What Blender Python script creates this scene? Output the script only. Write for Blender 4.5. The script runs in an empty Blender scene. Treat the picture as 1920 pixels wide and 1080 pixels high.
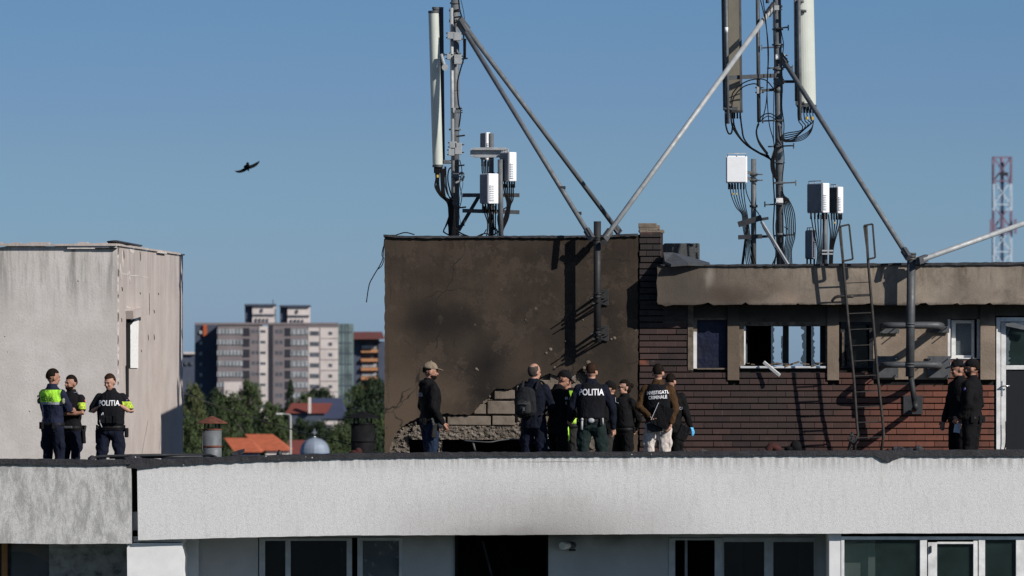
import bpy, math, random
from mathutils import Vector, Matrix, Euler, noise as mnoise
from mathutils.bvhtree import BVHTree
random.seed(7)
R = math.radians
SC = bpy.context.scene
COL = SC.collection
# ---------------------------------------------------------------- camera frame
F = 12800.0            # focal length in photograph pixels
HZ = 690.0             # horizon row of the photograph
CZ = 24.0              # eye height above the street
ROOF = 22.13           # roof deck level
def P(px, py, Y):
    return Vector(((px-960.0)*Y/F, Y, CZ+(HZ-py)*Y/F))
def ZZ(z): return CZ+(z-CZ)*10000.0/F   # heights first measured at another lens length
def PX(px, Y): return (px-960.0)*Y/F
def PZ(py, Y): return CZ+(HZ-py)*Y/F
# ---------------------------------------------------------------- objects
def tag(o, label=None, cat=None, group=None, kind=None):
    if label: o['label'] = label
    if cat: o['category'] = cat
    if group: o['group'] = group
    if kind: o['kind'] = kind
    return o
def thing(name, loc, label, cat, group=None, rz=0, scale=1):
    o = bpy.data.objects.new(name, None); COL.objects.link(o)
    o.location = loc; o.rotation_euler = (0, 0, rz); o.scale = (scale,)*3
    o.empty_display_size = 0.2
    return tag(o, label, cat, group)
def frame_of(d, up=Vector((0,0,1))):
    d = d.normalized()
    if abs(d.dot(up)) > 0.98: up = Vector((0,1,0))
    s = d.cross(up).normalized(); u = s.cross(d).normalized()
    return s, u
class MB:
    def __init__(s): s.v = []; s.f = []; s.m = []; s.sm = []
    def add(s, vs, fs, mi=0, smooth=False):
        b = len(s.v); s.v += [Vector(v) for v in vs]
        for f in fs:
            s.f.append([b+i for i in f]); s.m.append(mi); s.sm.append(smooth)
        return s
    def box(s, c, d, rot=None, mi=0):
        c = Vector(c); h = [x/2 for x in d]; vs = []
        for x in (-1,1):
            for y in (-1,1):
                for z in (-1,1):
                    p = Vector((x*h[0], y*h[1], z*h[2]))
                    if rot is not None: p = rot @ p
                    vs.append(c+p)
        return s.add(vs, [(0,1,3,2),(4,6,7,5),(0,4,5,1),(2,3,7,6),(0,2,6,4),(1,5,7,3)], mi)
    def rect(s, x0, x1, y0, y1, z0, z1, mi=0):
        return s.box(((x0+x1)/2,(y0+y1)/2,(z0+z1)/2), (abs(x1-x0),abs(y1-y0),abs(z1-z0)), mi=mi)
    def prect(s, a, b, t, u, Y, dep, mi=0):
        """box whose FRONT face (at depth Y) covers photo columns a..b, rows t..u"""
        return s.rect(PX(a,Y), PX(b,Y), Y, Y+dep, PZ(u,Y), PZ(t,Y), mi)
    def prism(s, poly, y0, y1, mi=0):
        """poly: list of (x,z), extruded along y"""
        n = len(poly)
        vs = [Vector((x,y0,z)) for x,z in poly]+[Vector((x,y1,z)) for x,z in poly]
        fs = [tuple(range(n)), tuple(range(2*n-1,n-1,-1))]
        fs += [(i, i+n, (i+1)%n+n, (i+1)%n) for i in range(n)]
        return s.add(vs, fs, mi)
    def beam(s, a, b, w, h, up=Vector((0,0,1)), mi=0):
        a = Vector(a); b = Vector(b); sd, u = frame_of(b-a, up)
        vs = []
        for p in (a,b):
            for i,j in ((-1,-1),(1,-1),(1,1),(-1,1)):
                vs.append(p+sd*(i*w/2)+u*(j*h/2))
        return s.add(vs, [(3,2,1,0),(4,5,6,7),(0,1,5,4),(1,2,6,5),(2,3,7,6),(3,0,4,7)], mi)
    def tube(s, pts, r, n=10, mi=0, cap=True, smooth=True, flat=None):
        pts = [Vector(p) for p in pts]
        if not isinstance(r,(list,tuple)): r = [r]*len(pts)
        b = len(s.v); prev = None
        for i,p in enumerate(pts):
            d = (pts[min(i+1,len(pts)-1)]-pts[max(i-1,0)])
            if d.length < 1e-9: d = Vector((0,0,1))
            d.normalize()
            if prev is None: sd, u = frame_of(d)
            else:
                sd = prev - d*prev.dot(d)
                if sd.length < 1e-6: sd, u = frame_of(d)
                sd.normalize(); u = sd.cross(d)
            prev = sd
            ri = r[i]; rx, ry = ri if isinstance(ri,(tuple,list)) else (ri,ri)
            for k in range(n):
                a = 2*math.pi*k/n
                s.v.append(p+sd*(math.cos(a)*rx)+u*(math.sin(a)*ry))
        for i in range(len(pts)-1):
            for k in range(n):
                q = (b+i*n+k, b+i*n+(k+1)%n, b+(i+1)*n+(k+1)%n, b+(i+1)*n+k)
                s.f.append(list(q)); s.m.append(mi); s.sm.append(smooth)
        if cap:
            s.f.append([b+k for k in range(n)][::-1]); s.m.append(mi); s.sm.append(False)
            e = b+(len(pts)-1)*n
            s.f.append([e+k for k in range(n)]); s.m.append(mi); s.sm.append(False)
        return s
    def limb(s, pts, r, n=12, mi=0):
        """tube with rounded ends"""
        pts = [Vector(p) for p in pts]
        r = [x if isinstance(x,(tuple,list)) else (x,x) for x in (r if isinstance(r,(list,tuple)) else [r]*len(pts))]
        d0 = (pts[0]-pts[1]).normalized(); d1 = (pts[-1]-pts[-2]).normalized()
        def sc(q,k): return (q[0]*k,q[1]*k)
        m0 = min(r[0]); m1 = min(r[-1])
        P2 = [pts[0]+d0*m0*.95, pts[0]+d0*m0*.6]+pts+[pts[-1]+d1*m1*.6, pts[-1]+d1*m1*.95]
        R2 = [sc(r[0],.3), sc(r[0],.78)]+r+[sc(r[-1],.78), sc(r[-1],.3)]
        return s.tube(P2, R2, n, mi)
    def ell(s, c, r, nu=18, nv=12, mi=0, rot=None, fn=None):
        c = Vector(c); b = len(s.v)
        if not isinstance(r,(tuple,list,Vector)): r = (r,r,r)
        for j in range(nv+1):
            th = math.pi*j/nv
            for i in range(nu):
                ph = 2*math.pi*i/nu
                d = Vector((math.sin(th)*math.cos(ph), math.sin(th)*math.sin(ph), math.cos(th)))
                k = fn(d) if fn else 1.0
                p = Vector((d.x*r[0]*k, d.y*r[1]*k, d.z*r[2]*k))
                if rot is not None: p = rot @ p
                s.v.append(c+p)
        for j in range(nv):
            for i in range(nu):
                a = b+j*nu+i; a2 = b+j*nu+(i+1)%nu
                if j == 0: f = [a, a+nu, a2+nu]
                elif j == nv-1: f = [a, a+nu, a2]
                else: f = [a, a+nu, a2+nu, a2]
                s.f.append(f); s.m.append(mi); s.sm.append(True)
        return s
    def xf(s, M, start=0):
        for i in range(start, len(s.v)): s.v[i] = M @ s.v[i]
        return s
    def build(s, name, mats, parent=None, local=False, bevel=0, label=None, remesh=0, smooth=0, disp=0, dscale=.08):
        me = bpy.data.meshes.new(name)
        off = Vector((0,0,0))
        if parent is not None and not local: off = world_loc(parent)
        me.from_pydata([tuple(v-off) for v in s.v], [], s.f)
        if not isinstance(mats,(list,tuple)): mats = [mats]
        for m in mats: me.materials.append(m)
        me.polygons.foreach_set('material_index', s.m)
        me.polygons.foreach_set('use_smooth', s.sm)
        me.validate(); me.update()
        o = bpy.data.objects.new(name, me); COL.objects.link(o)
        if parent is not None: o.parent = parent
        if label: o['label'] = label
        if bevel:
            bv = o.modifiers.new('bevel','BEVEL'); bv.width = bevel; bv.segments = 2
            bv.limit_method = 'ANGLE'; bv.angle_limit = R(35)
        if remesh:
            rm = o.modifiers.new('remesh','REMESH'); rm.mode = 'VOXEL'; rm.voxel_size = remesh
            rm.use_smooth_shade = True
            if smooth:
                sm = o.modifiers.new('smooth','SMOOTH'); sm.iterations = smooth; sm.factor = .5
            if disp:
                dm = o.modifiers.new('folds','DISPLACE'); dm.texture = fold_tex(dscale)
                dm.strength = disp; dm.mid_level = .5; dm.texture_coords = 'LOCAL'
        return o
def world_loc(o):
    p = Vector((0,0,0))
    while o is not None: p += o.location; o = o.parent
    return p
_ft = {}
def fold_tex(s):
    if s not in _ft:
        t = bpy.data.textures.new('folds','CLOUDS'); t.noise_scale = s; t.noise_depth = 1; _ft[s] = t
    return _ft[s]
def spline(pts, k=6):
    pts = [Vector(p) for p in pts]; out = []
    for i in range(len(pts)-1):
        p0 = pts[max(i-1,0)]; p1 = pts[i]; p2 = pts[i+1]; p3 = pts[min(i+2,len(pts)-1)]
        for j in range(k):
            t = j/k
            out.append(.5*((2*p1)+(p2-p0)*t+(2*p0-5*p1+4*p2-p3)*t*t+(3*p1-p0-3*p2+p3)*t**3))
    out.append(pts[-1]); return out
# ---------------------------------------------------------------- node helper
class G:
    def __init__(s, name):
        s.mat = bpy.data.materials.new(name); s.mat.use_nodes = True
        s.t = s.mat.node_tree; s.t.nodes.clear()
        s.out = s.t.nodes.new('ShaderNodeOutputMaterial')
        s.b = s.t.nodes.new('ShaderNodeBsdfPrincipled')
        s.t.links.new(s.b.outputs[0], s.out.inputs[0])
        s._pos = None; s._obj = None
    def N(s, k): return s.t.nodes.new(k)
    def L(s, a, b):
        if isinstance(a,(int,float)): b.default_value = a
        elif isinstance(a,(tuple,list)):
            a = tuple(a); b.default_value = a+(1,) if len(a)==3 and len(b.default_value)==4 else a
        else: s.t.links.new(a, b)
    def pos(s):
        if s._pos is None: s._pos = s.N('ShaderNodeNewGeometry').outputs['Position']
        return s._pos
    def obj(s):
        if s._obj is None: s._obj = s.N('ShaderNodeTexCoord').outputs['Object']
        return s._obj
    def vm(s, v, sc=(1,1,1), loc=(0,0,0)):
        n = s.N('ShaderNodeMapping'); n.inputs['Scale'].default_value = sc; n.inputs['Location'].default_value = loc
        s.L(v, n.inputs['Vector']); return n.outputs[0]
    def noise(s, v, scale=1, detail=3, rough=.55, dist=0):
        n = s.N('ShaderNodeTexNoise'); s.L(v, n.inputs['Vector']); n.inputs['Scale'].default_value = scale
        n.inputs['Detail'].default_value = detail; n.inputs['Roughness'].default_value = rough
        n.inputs['Distortion'].default_value = dist; return n.outputs[0]
    def vor(s, v, scale=1, feat='F1', out='Distance'):
        n = s.N('ShaderNodeTexVoronoi'); n.feature = feat; s.L(v, n.inputs['Vector']); n.inputs['Scale'].default_value = scale
        return n.outputs[out]
    def m(s, op, a, b=0, clamp=False):
        n = s.N('ShaderNodeMath'); n.operation = op; n.use_clamp = clamp
        s.L(a, n.inputs[0]); s.L(b, n.inputs[1]); return n.outputs[0]
    def mix(s, f, a, b, mode='MIX'):
        n = s.N('ShaderNodeMix'); n.data_type = 'RGBA'; n.blend_type = mode
        s.L(f, n.inputs[0]); s.L(a, n.inputs[6]); s.L(b, n.inputs[7]); return n.outputs[2]
    def ramp(s, f, stops, interp='LINEAR'):
        n = s.N('ShaderNodeValToRGB'); s.L(f, n.inputs[0]); cr = n.color_ramp; cr.interpolation = interp
        while len(cr.elements) < len(stops): cr.elements.new(.5)
        for e,(p,c) in zip(cr.elements, stops):
            e.position = p; e.color = (c,c,c,1) if isinstance(c,(int,float)) else tuple(c)+(1,)
        return n.outputs[0]
    def step(s, f, a, b):
        n = s.N('ShaderNodeMapRange'); n.interpolation_type = 'SMOOTHSTEP'; s.L(f, n.inputs[0])
        n.inputs[1].default_value = a; n.inputs[2].default_value = b; return n.outputs[0]
    def xyz(s, v):
        n = s.N('ShaderNodeSeparateXYZ'); s.L(v, n.inputs[0]); return n.outputs
    def blob(s, v, c, r, soft=1.0):
        """1 inside an ellipsoid blob at c with radii r, falling to 0"""
        n = s.N('ShaderNodeVectorMath'); n.operation = 'SUBTRACT'; s.L(v, n.inputs[0]); n.inputs[1].default_value = c
        k = s.N('ShaderNodeVectorMath'); k.operation = 'DIVIDE'; s.L(n.outputs[0], k.inputs[0]); k.inputs[1].default_value = r
        l = s.N('ShaderNodeVectorMath'); l.operation = 'LENGTH'; s.L(k.outputs[0], l.inputs[0])
        return s.step(l.outputs['Value'], 1.0, max(0.0,1-soft))
    def warp(s, v, scale, amt):
        n = s.N('ShaderNodeTexNoise'); s.L(v, n.inputs['Vector']); n.inputs['Scale'].default_value = scale; n.inputs['Detail'].default_value = 3
        a = s.N('ShaderNodeVectorMath'); a.operation = 'MULTIPLY_ADD'; s.L(n.outputs['Color'], a.inputs[0])
        a.inputs[1].default_value = (amt,)*3; s.L(v, a.inputs[2])
        b = s.N('ShaderNodeVectorMath'); b.operation = 'SUBTRACT'; s.L(a.outputs[0], b.inputs[0]); b.inputs[1].default_value = (amt/2,)*3
        return b.outputs[0]
    def bump(s, h, strength=.5, dist=.01):
        n = s.N('ShaderNodeBump'); n.inputs['Strength'].default_value = strength; n.inputs['Distance'].default_value = dist
        s.L(h, n.inputs['Height']); s.t.links.new(n.outputs[0], s.b.inputs['Normal'])
    def done(s, col, rough=.85, metal=0, spec=.3):
        s.L(col, s.b.inputs['Base Color']); s.L(rough, s.b.inputs['Roughness'])
        s.b.inputs['Metallic'].default_value = metal; s.b.inputs['Specular IOR Level'].default_value = spec
        return s.mat
def sc3(c, k): return tuple(min(1,x*k) for x in c)
def simple(name, c, rough=.8, var=.25, scale=8, bump=.3, bscale=60, metal=0, spec=.3, bdist=.004, world=False):
    g = G(name); v = g.pos() if world else g.obj()
    n = g.noise(v, scale, 4, .6)
    col = g.ramp(n, [(.3, sc3(c,1-var)), (.7, sc3(c,1+var))])
    if bump: g.bump(g.noise(v, bscale, 3, .6), bump, bdist)
    return g.done(col, g.ramp(n, [(.3,min(1,rough+.08)),(.7,max(0,rough-.08))]), metal, spec)
def fabric(name, c, rough=.9, fold=.5, var=.25):
    g = G(name); v = g.obj()
    f = g.noise(g.vm(v,(1,1,.55)), 9, 3, .5, 1.2)
    col = g.ramp(f, [(.3, sc3(c,1-var)), (.7, sc3(c,1+var))])
    g.bump(f, fold, .05); return g.done(col, rough, 0, .15)
M = {}
# rough spatter plaster of the long parapet, smoke-stained above the burnt balcony opening
g = G('white_spatter_plaster'); v = g.pos()
fine = g.m('ADD', g.m('MULTIPLY', g.noise(v, 62, 3, .8),.6), g.m('MULTIPLY', g.noise(v,21,5,.8),.4)); big = g.noise(v, 1.1, 4, .6); med = g.noise(g.vm(v,(5,5,.9)), 2.2, 5, .7)
x,y,z = g.xyz(v)
col = g.ramp(fine, [(.34,(.40,.395,.39)),(.48,(.60,.597,.588)),(.68,(.72,.717,.705))])
col = g.mix(g.m('MULTIPLY', g.step(med,.47,.72), .26), col, (.36,.35,.33))
col = g.mix(g.m('MULTIPLY', g.step(big,.5,.8), .22), col, (.40,.39,.375))
edge = g.m('MULTIPLY', g.step(z, ZZ(21.95), ZZ(22.4)), g.step(g.noise(g.vm(v,(9,9,.8)),1.5,4,.7),.38,.62))
col = g.mix(g.m('MULTIPLY',edge,.62), col, (.20,.19,.18))
drip = g.step(g.noise(g.vm(v,(7,7,.16)),1.4,5,.75),.56,.74); col = g.mix(g.m('MULTIPLY', g.m('MULTIPLY',drip, g.step(z,ZZ(21.1),ZZ(22.2))),.30), col, (.26,.25,.24))
hc = g.blob(g.warp(v,3,.05), (PX(1045,100),100,PZ(866,100)), (1.05,3,.008), .9); col = g.mix(g.m('MULTIPLY',hc,.8), col, (.10,.095,.09))
spk = g.step(g.vor(g.warp(v,7,.1),1.15), .030, .012); col = g.mix(g.m('MULTIPLY',spk,.7), col, (.14,.13,.12))
soot = g.blob(g.warp(v,.8,.7), (PX(1010,100),100,PZ(1015,100)), (3.4,3,1.15), 1.0)
col = g.mix(g.m('MULTIPLY',soot,.68), col, (.22,.205,.19))
soot2 = g.blob(g.warp(v,2,.3), (PX(985,100),100,PZ(1012,100)), (1.6,3,.34), 1.0)
col = g.mix(g.m('MULTIPLY',soot2,.5), col, (.16,.15,.14))
g.bump(fine, .8, .012); M['parapet'] = g.done(col, .95)
g = G('weathered_grey_plaster'); v = g.pos(); fine = g.m('ADD', g.m('MULTIPLY', g.noise(v, 62, 3, .8),.5), g.m('MULTIPLY', g.noise(g.vm(v,(1,1,.6)),24,5,.8),.5))
st = g.noise(g.vm(v,(3.4,3.4,1)), 2.1, 6, .72, .4)
col = g.ramp(fine, [(.36,(.34,.335,.325)),(.60,(.58,.575,.56))])
col = g.mix(g.m('MULTIPLY', g.step(st,.43,.62), .62), col, (.20,.20,.19))
g.bump(fine,.8,.014); M['parapet_old'] = g.done(col,.95)
g = G('smooth_white_render'); v = g.pos(); n = g.noise(v,3,5,.6)
col = g.ramp(n, [(.3,(.60,.60,.60)),(.7,(.72,.72,.71))]); g.bump(g.noise(v,40,3,.6),.3,.004); M['render'] = g.done(col,.9)
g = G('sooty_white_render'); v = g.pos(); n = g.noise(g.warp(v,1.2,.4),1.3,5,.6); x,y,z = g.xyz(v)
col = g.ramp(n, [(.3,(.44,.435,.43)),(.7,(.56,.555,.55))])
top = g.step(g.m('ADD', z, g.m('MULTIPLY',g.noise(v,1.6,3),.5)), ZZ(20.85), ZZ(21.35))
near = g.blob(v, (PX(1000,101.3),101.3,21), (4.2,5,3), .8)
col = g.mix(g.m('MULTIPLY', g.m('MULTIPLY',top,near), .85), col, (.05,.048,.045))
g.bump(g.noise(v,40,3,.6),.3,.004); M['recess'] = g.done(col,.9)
g = G('mouldy_grey_render'); v = g.pos(); n = g.noise(v,5,5,.65)
col = g.ramp(n, [(.40,(.42,.42,.42)),(.55,(.28,.28,.28)),(.70,(.08,.08,.08))]); M['mould'] = g.done(col,.95)
# concrete of the left housing: two tones with run-off streaks under the roof edge
def concrete(name, c0, c1, zt, streak=(.19,.18,.165), amt=.8, vert=False):
    g = G(name); v = g.pos(); x,y,z = g.xyz(v)
    big = g.noise(v, 1.4, 6, .62); fine = g.noise(v, 30, 4, .7)
    col = g.mix(g.step(big,.32,.68), c0, c1)
    col = g.mix(g.m('MULTIPLY', g.step(fine,.45,.75), .25), col, sc3(c0,.6))
    st = g.step(g.noise(g.vm(v,(3.6,3.6,.35)), 1.6, 5, .7), .40, .66)
    fall = g.step(g.m('ADD', z, g.m('MULTIPLY', g.noise(g.vm(v,(5,5,.2)),1,3), .9)), zt-.75, zt+.35)
    col = g.mix(g.m('MULTIPLY', g.m('MULTIPLY', st, fall), amt), col, streak)
    st2 = g.step(g.noise(g.vm(v,(6,6,.12)), 1.5, 5, .7), .46, .72)
    col = g.mix(g.m('MULTIPLY', st2, .11 if vert else .12), col, sc3(c0,.58))
    chip = g.step(g.vor(g.warp(v,8,.08), 3.4), .055, .03)
    col = g.mix(g.m('MULTIPLY', chip, .75), col, sc3(c0,.35))
    pale = g.step(g.noise(g.warp(v,3,.3),2.3,6,.75), .70,.74)
    col = g.mix(g.m('MULTIPLY', pale, .7), col, (.68,.66,.62))
    g.bump(g.m('ADD', fine, g.m('MULTIPLY',chip,-2)), .55, .008); return g.done(col,.92)
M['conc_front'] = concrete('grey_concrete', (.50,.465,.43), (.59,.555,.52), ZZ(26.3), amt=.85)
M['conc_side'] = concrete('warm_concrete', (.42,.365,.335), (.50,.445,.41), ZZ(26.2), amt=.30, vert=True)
# burnt plaster
g = G('smoke_blackened_plaster'); v = g.pos(); x,y,z = g.xyz(v)
W = g.warp(g.warp(v, 4.5, .16), 1.2, .45)
big = g.noise(g.warp(v,2,.3), .9, 6, .66); fine = g.noise(v, 26, 4, .7)
col = g.mix(g.step(big,.34,.66), (.070,.057,.047), (.118,.094,.072))
col = g.mix(g.m('MULTIPLY', g.step(g.noise(g.warp(v,5,.2),3.5,6,.75),.5,.68), .35), col, (.045,.038,.032))
low = g.step(g.m('ADD', z, g.m('MULTIPLY', g.m('SUBTRACT', x, PX(740,107)), .22)), ZZ(24.6), ZZ(23.2))
col = g.mix(g.m('MULTIPLY',low,.8), col, (.175,.138,.104))
for (a,b,rx,rz,k) in ((800,600,.75,.42,.95),(860,610,.5,.4,.7),(905,690,.62,.72,1.0),(900,745,.55,.4,.9),(850,640,1.4,.9,.55),(960,745,.8,.6,.6),(770,560,.9,.7,.35),(900,780,1.2,.45,.6),(1060,600,1.6,1.6,.40),(1150,640,1.0,2.0,.45),(740,470,.5,.5,.4),(1090,470,1.6,.4,.35)):
    bl = g.blob(W, (PX(a,107),107,PZ(b,107)), (rx,3,rz), 1.0)
    col = g.mix(g.m('MULTIPLY',bl,k), col, (.026,.025,.024))
lt = g.blob(W, (PX(865,107),107,PZ(655,107)), (.35,3,.35), 1.0)
col = g.mix(g.m('MULTIPLY',lt,.5), col, (.10,.085,.068))
st = g.m('MULTIPLY', g.step(g.noise(g.vm(v,(4.5,4.5,.4)),1.5,5,.7),.5,.72), g.step(z,ZZ(25.2),ZZ(26.6)))
col = g.mix(g.m('MULTIPLY',st,.6), col, (.045,.032,.022))
pt = g.step(g.noise(g.warp(v,6,.12),1.5,7,.74), .535,.552); col = g.mix(g.m('MULTIPLY',pt,.30), col, (.15,.122,.095))
pk = g.step(g.noise(g.warp(v,7,.1),2.6,7,.78), .60,.615); col = g.mix(g.m('MULTIPLY',pk,.35), col, (.04,.034,.03))
scr = g.m('MULTIPLY', g.step(g.noise(g.vm(v,(12,12,1.0)),1.6,5,.7),.70,.73), g.blob(v,(PX(1060,107),107,PZ(560,107)),(1.8,3,1.3),.5)); col = g.mix(g.m('MULTIPLY',scr,.5), col, (.30,.27,.23))
run = g.step(g.noise(g.vm(g.warp(v,3,.1),(5,5,.22)),1.5,6,.72),.55,.70); col = g.mix(g.m('MULTIPLY',run,.35), col, (.038,.033,.03))
col = g.mix(1, col, (.57,.53,.50), 'MULTIPLY')
chip = g.step(g.vor(g.warp(v,9,.08), 2.1), .05, .02)
chip = g.m('MULTIPLY', chip, g.blob(v,(PX(1070,107),107,PZ(660,107)),(2.4,3,1.8),.6))
col = g.mix(g.m('MULTIPLY',chip,.6), col, (.16,.145,.125))
ck = g.N('ShaderNodeTexVoronoi'); ck.feature='DISTANCE_TO_EDGE'; g.L(g.warp(v,2,.5), ck.inputs['Vector']); ck.inputs['Scale'].default_value=.75
crk = g.m('MULTIPLY', g.step(ck.outputs['Distance'], .008, .003), g.step(g.noise(v,1.1,2),.48,.56))
col = g.mix(g.m('MULTIPLY',crk,.8), col, (.02,.018,.016))
g.bump(g.m('ADD', g.m('MULTIPLY',fine,.6), big), .5, .015); M['burnt'] = g.done(col,.95,0,.15)
g = G('rough_broken_masonry'); v = g.pos(); n = g.noise(v,9,6,.7)
col = g.ramp(n, [(.3,(.07,.058,.046)),(.5,(.16,.135,.108)),(.72,(.28,.245,.205))]); g.bump(g.noise(v,14,6,.75),1.0,.05); M['rubble'] = g.done(col,.95)
g = G('aerated_concrete_block'); v = g.pos(); n = g.noise(v,4,5,.65)
col = g.ramp(n, [(.3,(.085,.068,.053)),(.5,(.16,.13,.10)),(.75,(.215,.178,.14))]); g.bump(g.noise(v,30,4,.7),.6,.01); M['block'] = g.done(col,.95)
# slab fascia
g = G('stained_slab_plaster'); v = g.pos(); x,y,z = g.xyz(v)
big = g.noise(v,1.5,6,.6); fine = g.noise(v,28,4,.7)
right = g.step(x, PX(1240,106.4), PX(1600,106.4))
base = g.mix(right, (.105,.086,.068), (.30,.25,.20))
col = g.mix(g.step(big,.35,.7), g.mix(.42,base,(.05,.043,.036)), base)
rust = g.m('MULTIPLY', g.step(g.noise(g.vm(v,(4,4,1.2)),1.3,4,.6),.56,.74), g.step(z,ZZ(25.5),ZZ(26.1)))
col = g.mix(g.m('MULTIPLY',rust,.75), col, (.075,.045,.016))
for (a,b,rx,rz,k,c) in ((1375,560,.7,.3,.7,(.05,.035,.028)),(1450,535,.5,.28,.5,(.07,.05,.035)),(1290,530,.6,.5,.4,(.06,.055,.05)),(1335,515,.14,.3,.7,(.27,.24,.2)),(1480,555,.3,.15,.7,(.28,.21,.16))):
    bl = g.blob(g.warp(v,2.2,.3), (PX(a,106.4),106.4,PZ(b,106.4)), (rx,3,rz), 1.0); col = g.mix(g.m('MULTIPLY',bl,k), col, c)
drip = g.m('MULTIPLY', g.step(g.noise(g.vm(v,(5,5,.5)),1.6,5,.7),.46,.66), g.step(z,ZZ(25.25),ZZ(26.0)))
col = g.mix(g.m('MULTIPLY',drip,.42), col, (.05,.042,.034))
mott = g.step(g.noise(g.warp(v,3,.4),2.8,6,.72),.50,.66); col = g.mix(g.m('MULTIPLY',mott,.35), col, (.07,.058,.047))
edg = g.step(g.m('ADD', z, g.m('MULTIPLY', g.noise(v,9,4,.7), .10)), PZ(566,106.6)+.05, PZ(569,106.6)+.02); col = g.mix(g.m('MULTIPLY',edg,.75), col, (.05,.042,.036))
g.bump(g.noise(v,40,4,.75), .6, .008); M['slab'] = g.done(col,.95,0,.15)
# plaster between the windows: grey brown, sootier to the left
g = G('tan_wall_plaster'); v = g.pos(); x,y,z = g.xyz(v)
right = g.step(x, PX(1360,107), PX(1700,107)); fine = g.noise(v,26,4,.7); big = g.noise(v,2.2,5,.6)
col = g.mix(right, (.13,.10,.075), (.27,.215,.165))
col = g.mix(g.m('MULTIPLY', g.step(big,.35,.7), .4), col, (.07,.055,.042))
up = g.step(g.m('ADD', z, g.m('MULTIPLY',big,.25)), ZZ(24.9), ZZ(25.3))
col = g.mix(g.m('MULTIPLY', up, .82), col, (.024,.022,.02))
g.bump(fine,.6,.012); M['tan'] = g.done(col,.95,0,.15)
# brick
g = G('dark_red_glazed_brick'); v = g.pos(); x,y,z = g.xyz(v)
at = g.N('ShaderNodeAttribute'); at.attribute_name = 'rnd'; rnd = at.outputs['Fac']
right = g.step(g.m('ADD', x, g.m('MULTIPLY', g.noise(v,.8,3), .8)), PX(1480,107), PX(1850,107))
c1 = g.mix(rnd, (.022,.014,.013), (.055,.029,.024)); c2 = g.mix(rnd, (.105,.038,.024), (.185,.062,.037))
col = g.mix(right, c1, c2)
n = g.noise(v, 7, 5, .7); col = g.mix(g.m('MULTIPLY', g.step(n,.48,.75), .55), col, (.045,.03,.026))
pale = g.step(g.noise(g.warp(v,4,.2),6,6,.78),.58,.70); col = g.mix(g.m('MULTIPLY',pale,.28), col, (.13,.10,.085))
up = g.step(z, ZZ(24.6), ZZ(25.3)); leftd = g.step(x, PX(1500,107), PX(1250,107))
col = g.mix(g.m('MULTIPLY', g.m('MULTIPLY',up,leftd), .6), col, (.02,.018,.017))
for (a,b,rx,rz,k,c) in ((1500,760,1.6,.8,.55,(.035,.026,.023)),(1206,680,.12,.08,.9,(.17,.055,.03)),(1205,432,.3,.1,.3,(.2,.08,.05))):
    bl = g.blob(g.warp(v,3,.3), (PX(a,107),107,PZ(b,107)), (rx,3,rz), .8); col = g.mix(g.m('MULTIPLY',bl,k), col, c)
g.bump(g.noise(v,35,4,.7),.5,.006); M['brick'] = g.done(col, g.ramp(n,[(.3,.5),(.7,.85)]), 0, .35)
M['pointing'] = simple('pale_pointing', (.085,.065,.058), .95, .4, 12, .6, 50, world=True)
M['mortar'] = simple('dark_raked_mortar', (.010,.009,.008), .95, .4, 12, .6, 50, world=True)
M['bitumen'] = simple('black_bitumen_felt', (.036,.036,.040), .75, .45, 10, .8, 90, world=True, bdist=.01)
g = G('gritty_bitumen_edge'); v = g.pos(); n = g.noise(v,9,5,.7)
col = g.ramp(n,[(.3,(.016,.016,.019)),(.7,(.042,.042,.047))]); ch = g.step(g.vor(v,7.5),.10,.05); ch2 = g.step(g.noise(v,3,2),.52,.60)
col = g.mix(g.m('MULTIPLY',ch,ch2), col, (.6,.6,.58)); g.bump(g.noise(v,30,4,.7),.8,.02); M['felt_edge'] = g.done(col,.7)
g = G('granulated_felt'); v = g.pos(); col = g.ramp(g.noise(v,60,3,.8),[(.35,(.02,.022,.022)),(.65,(.12,.125,.125))]); M['granule'] = g.done(col,.95)
M['roofdeck'] = simple('roof_felt', (.05,.05,.05), .9, .4, 3, .5, 30, world=True)
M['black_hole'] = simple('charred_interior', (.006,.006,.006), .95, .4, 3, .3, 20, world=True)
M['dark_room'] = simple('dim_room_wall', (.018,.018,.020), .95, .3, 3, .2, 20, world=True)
# metals
M['galv'] = simple('galvanised_steel', (.125,.135,.142), .62, .25, 9, .25, 70, metal=.15, spec=.35)
M['galv_d'] = M['galv']
M['galv_l'] = simple('bright_galvanised_steel', (.34,.355,.36), .55, .2, 9, .25, 70, metal=.15, spec=.35)
M['steel_d'] = simple('weathered_dark_steel', (.030,.032,.035), .6, .35, 7, .4, 50, metal=.2, spec=.4)
M['steel_m'] = simple('grey_painted_steel', (.080,.084,.088), .55, .3, 7, .4, 50, metal=.3, spec=.4)
M['char_steel'] = simple('sooty_pole_paint', (.020,.020,.021), .6, .4, 7, .4, 50, spec=.4)
M['soot_black'] = simple('soot_black_sheet', (.009,.009,.010), .8, .4, 7, .4, 50, spec=.1)
M['rust'] = simple('rusty_sheet', (.13,.045,.028), .85, .45, 12, .5, 60)
M['ladder'] = simple('rusted_grey_ladder_steel', (.042,.038,.035), .7, .35, 14, .4, 60, metal=.2)
M['radome'] = simple('pale_green_grey_radome', (.50,.53,.47), .55, .07, 3, .15, 40, spec=.4)
M['radome_b'] = simple('beige_antenna_back', (.30,.27,.21), .6, .1, 4, .2, 40)
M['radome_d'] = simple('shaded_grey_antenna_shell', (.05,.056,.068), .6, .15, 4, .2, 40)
M['white_box'] = simple('white_cabinet_paint', (.74,.75,.76), .45, .05, 5, .1, 40, spec=.4)
M['grey_box'] = simple('grey_paint_and_cabinet_shade', (.16,.175,.20), .5, .08, 5, .1, 40, spec=.4)
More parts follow.
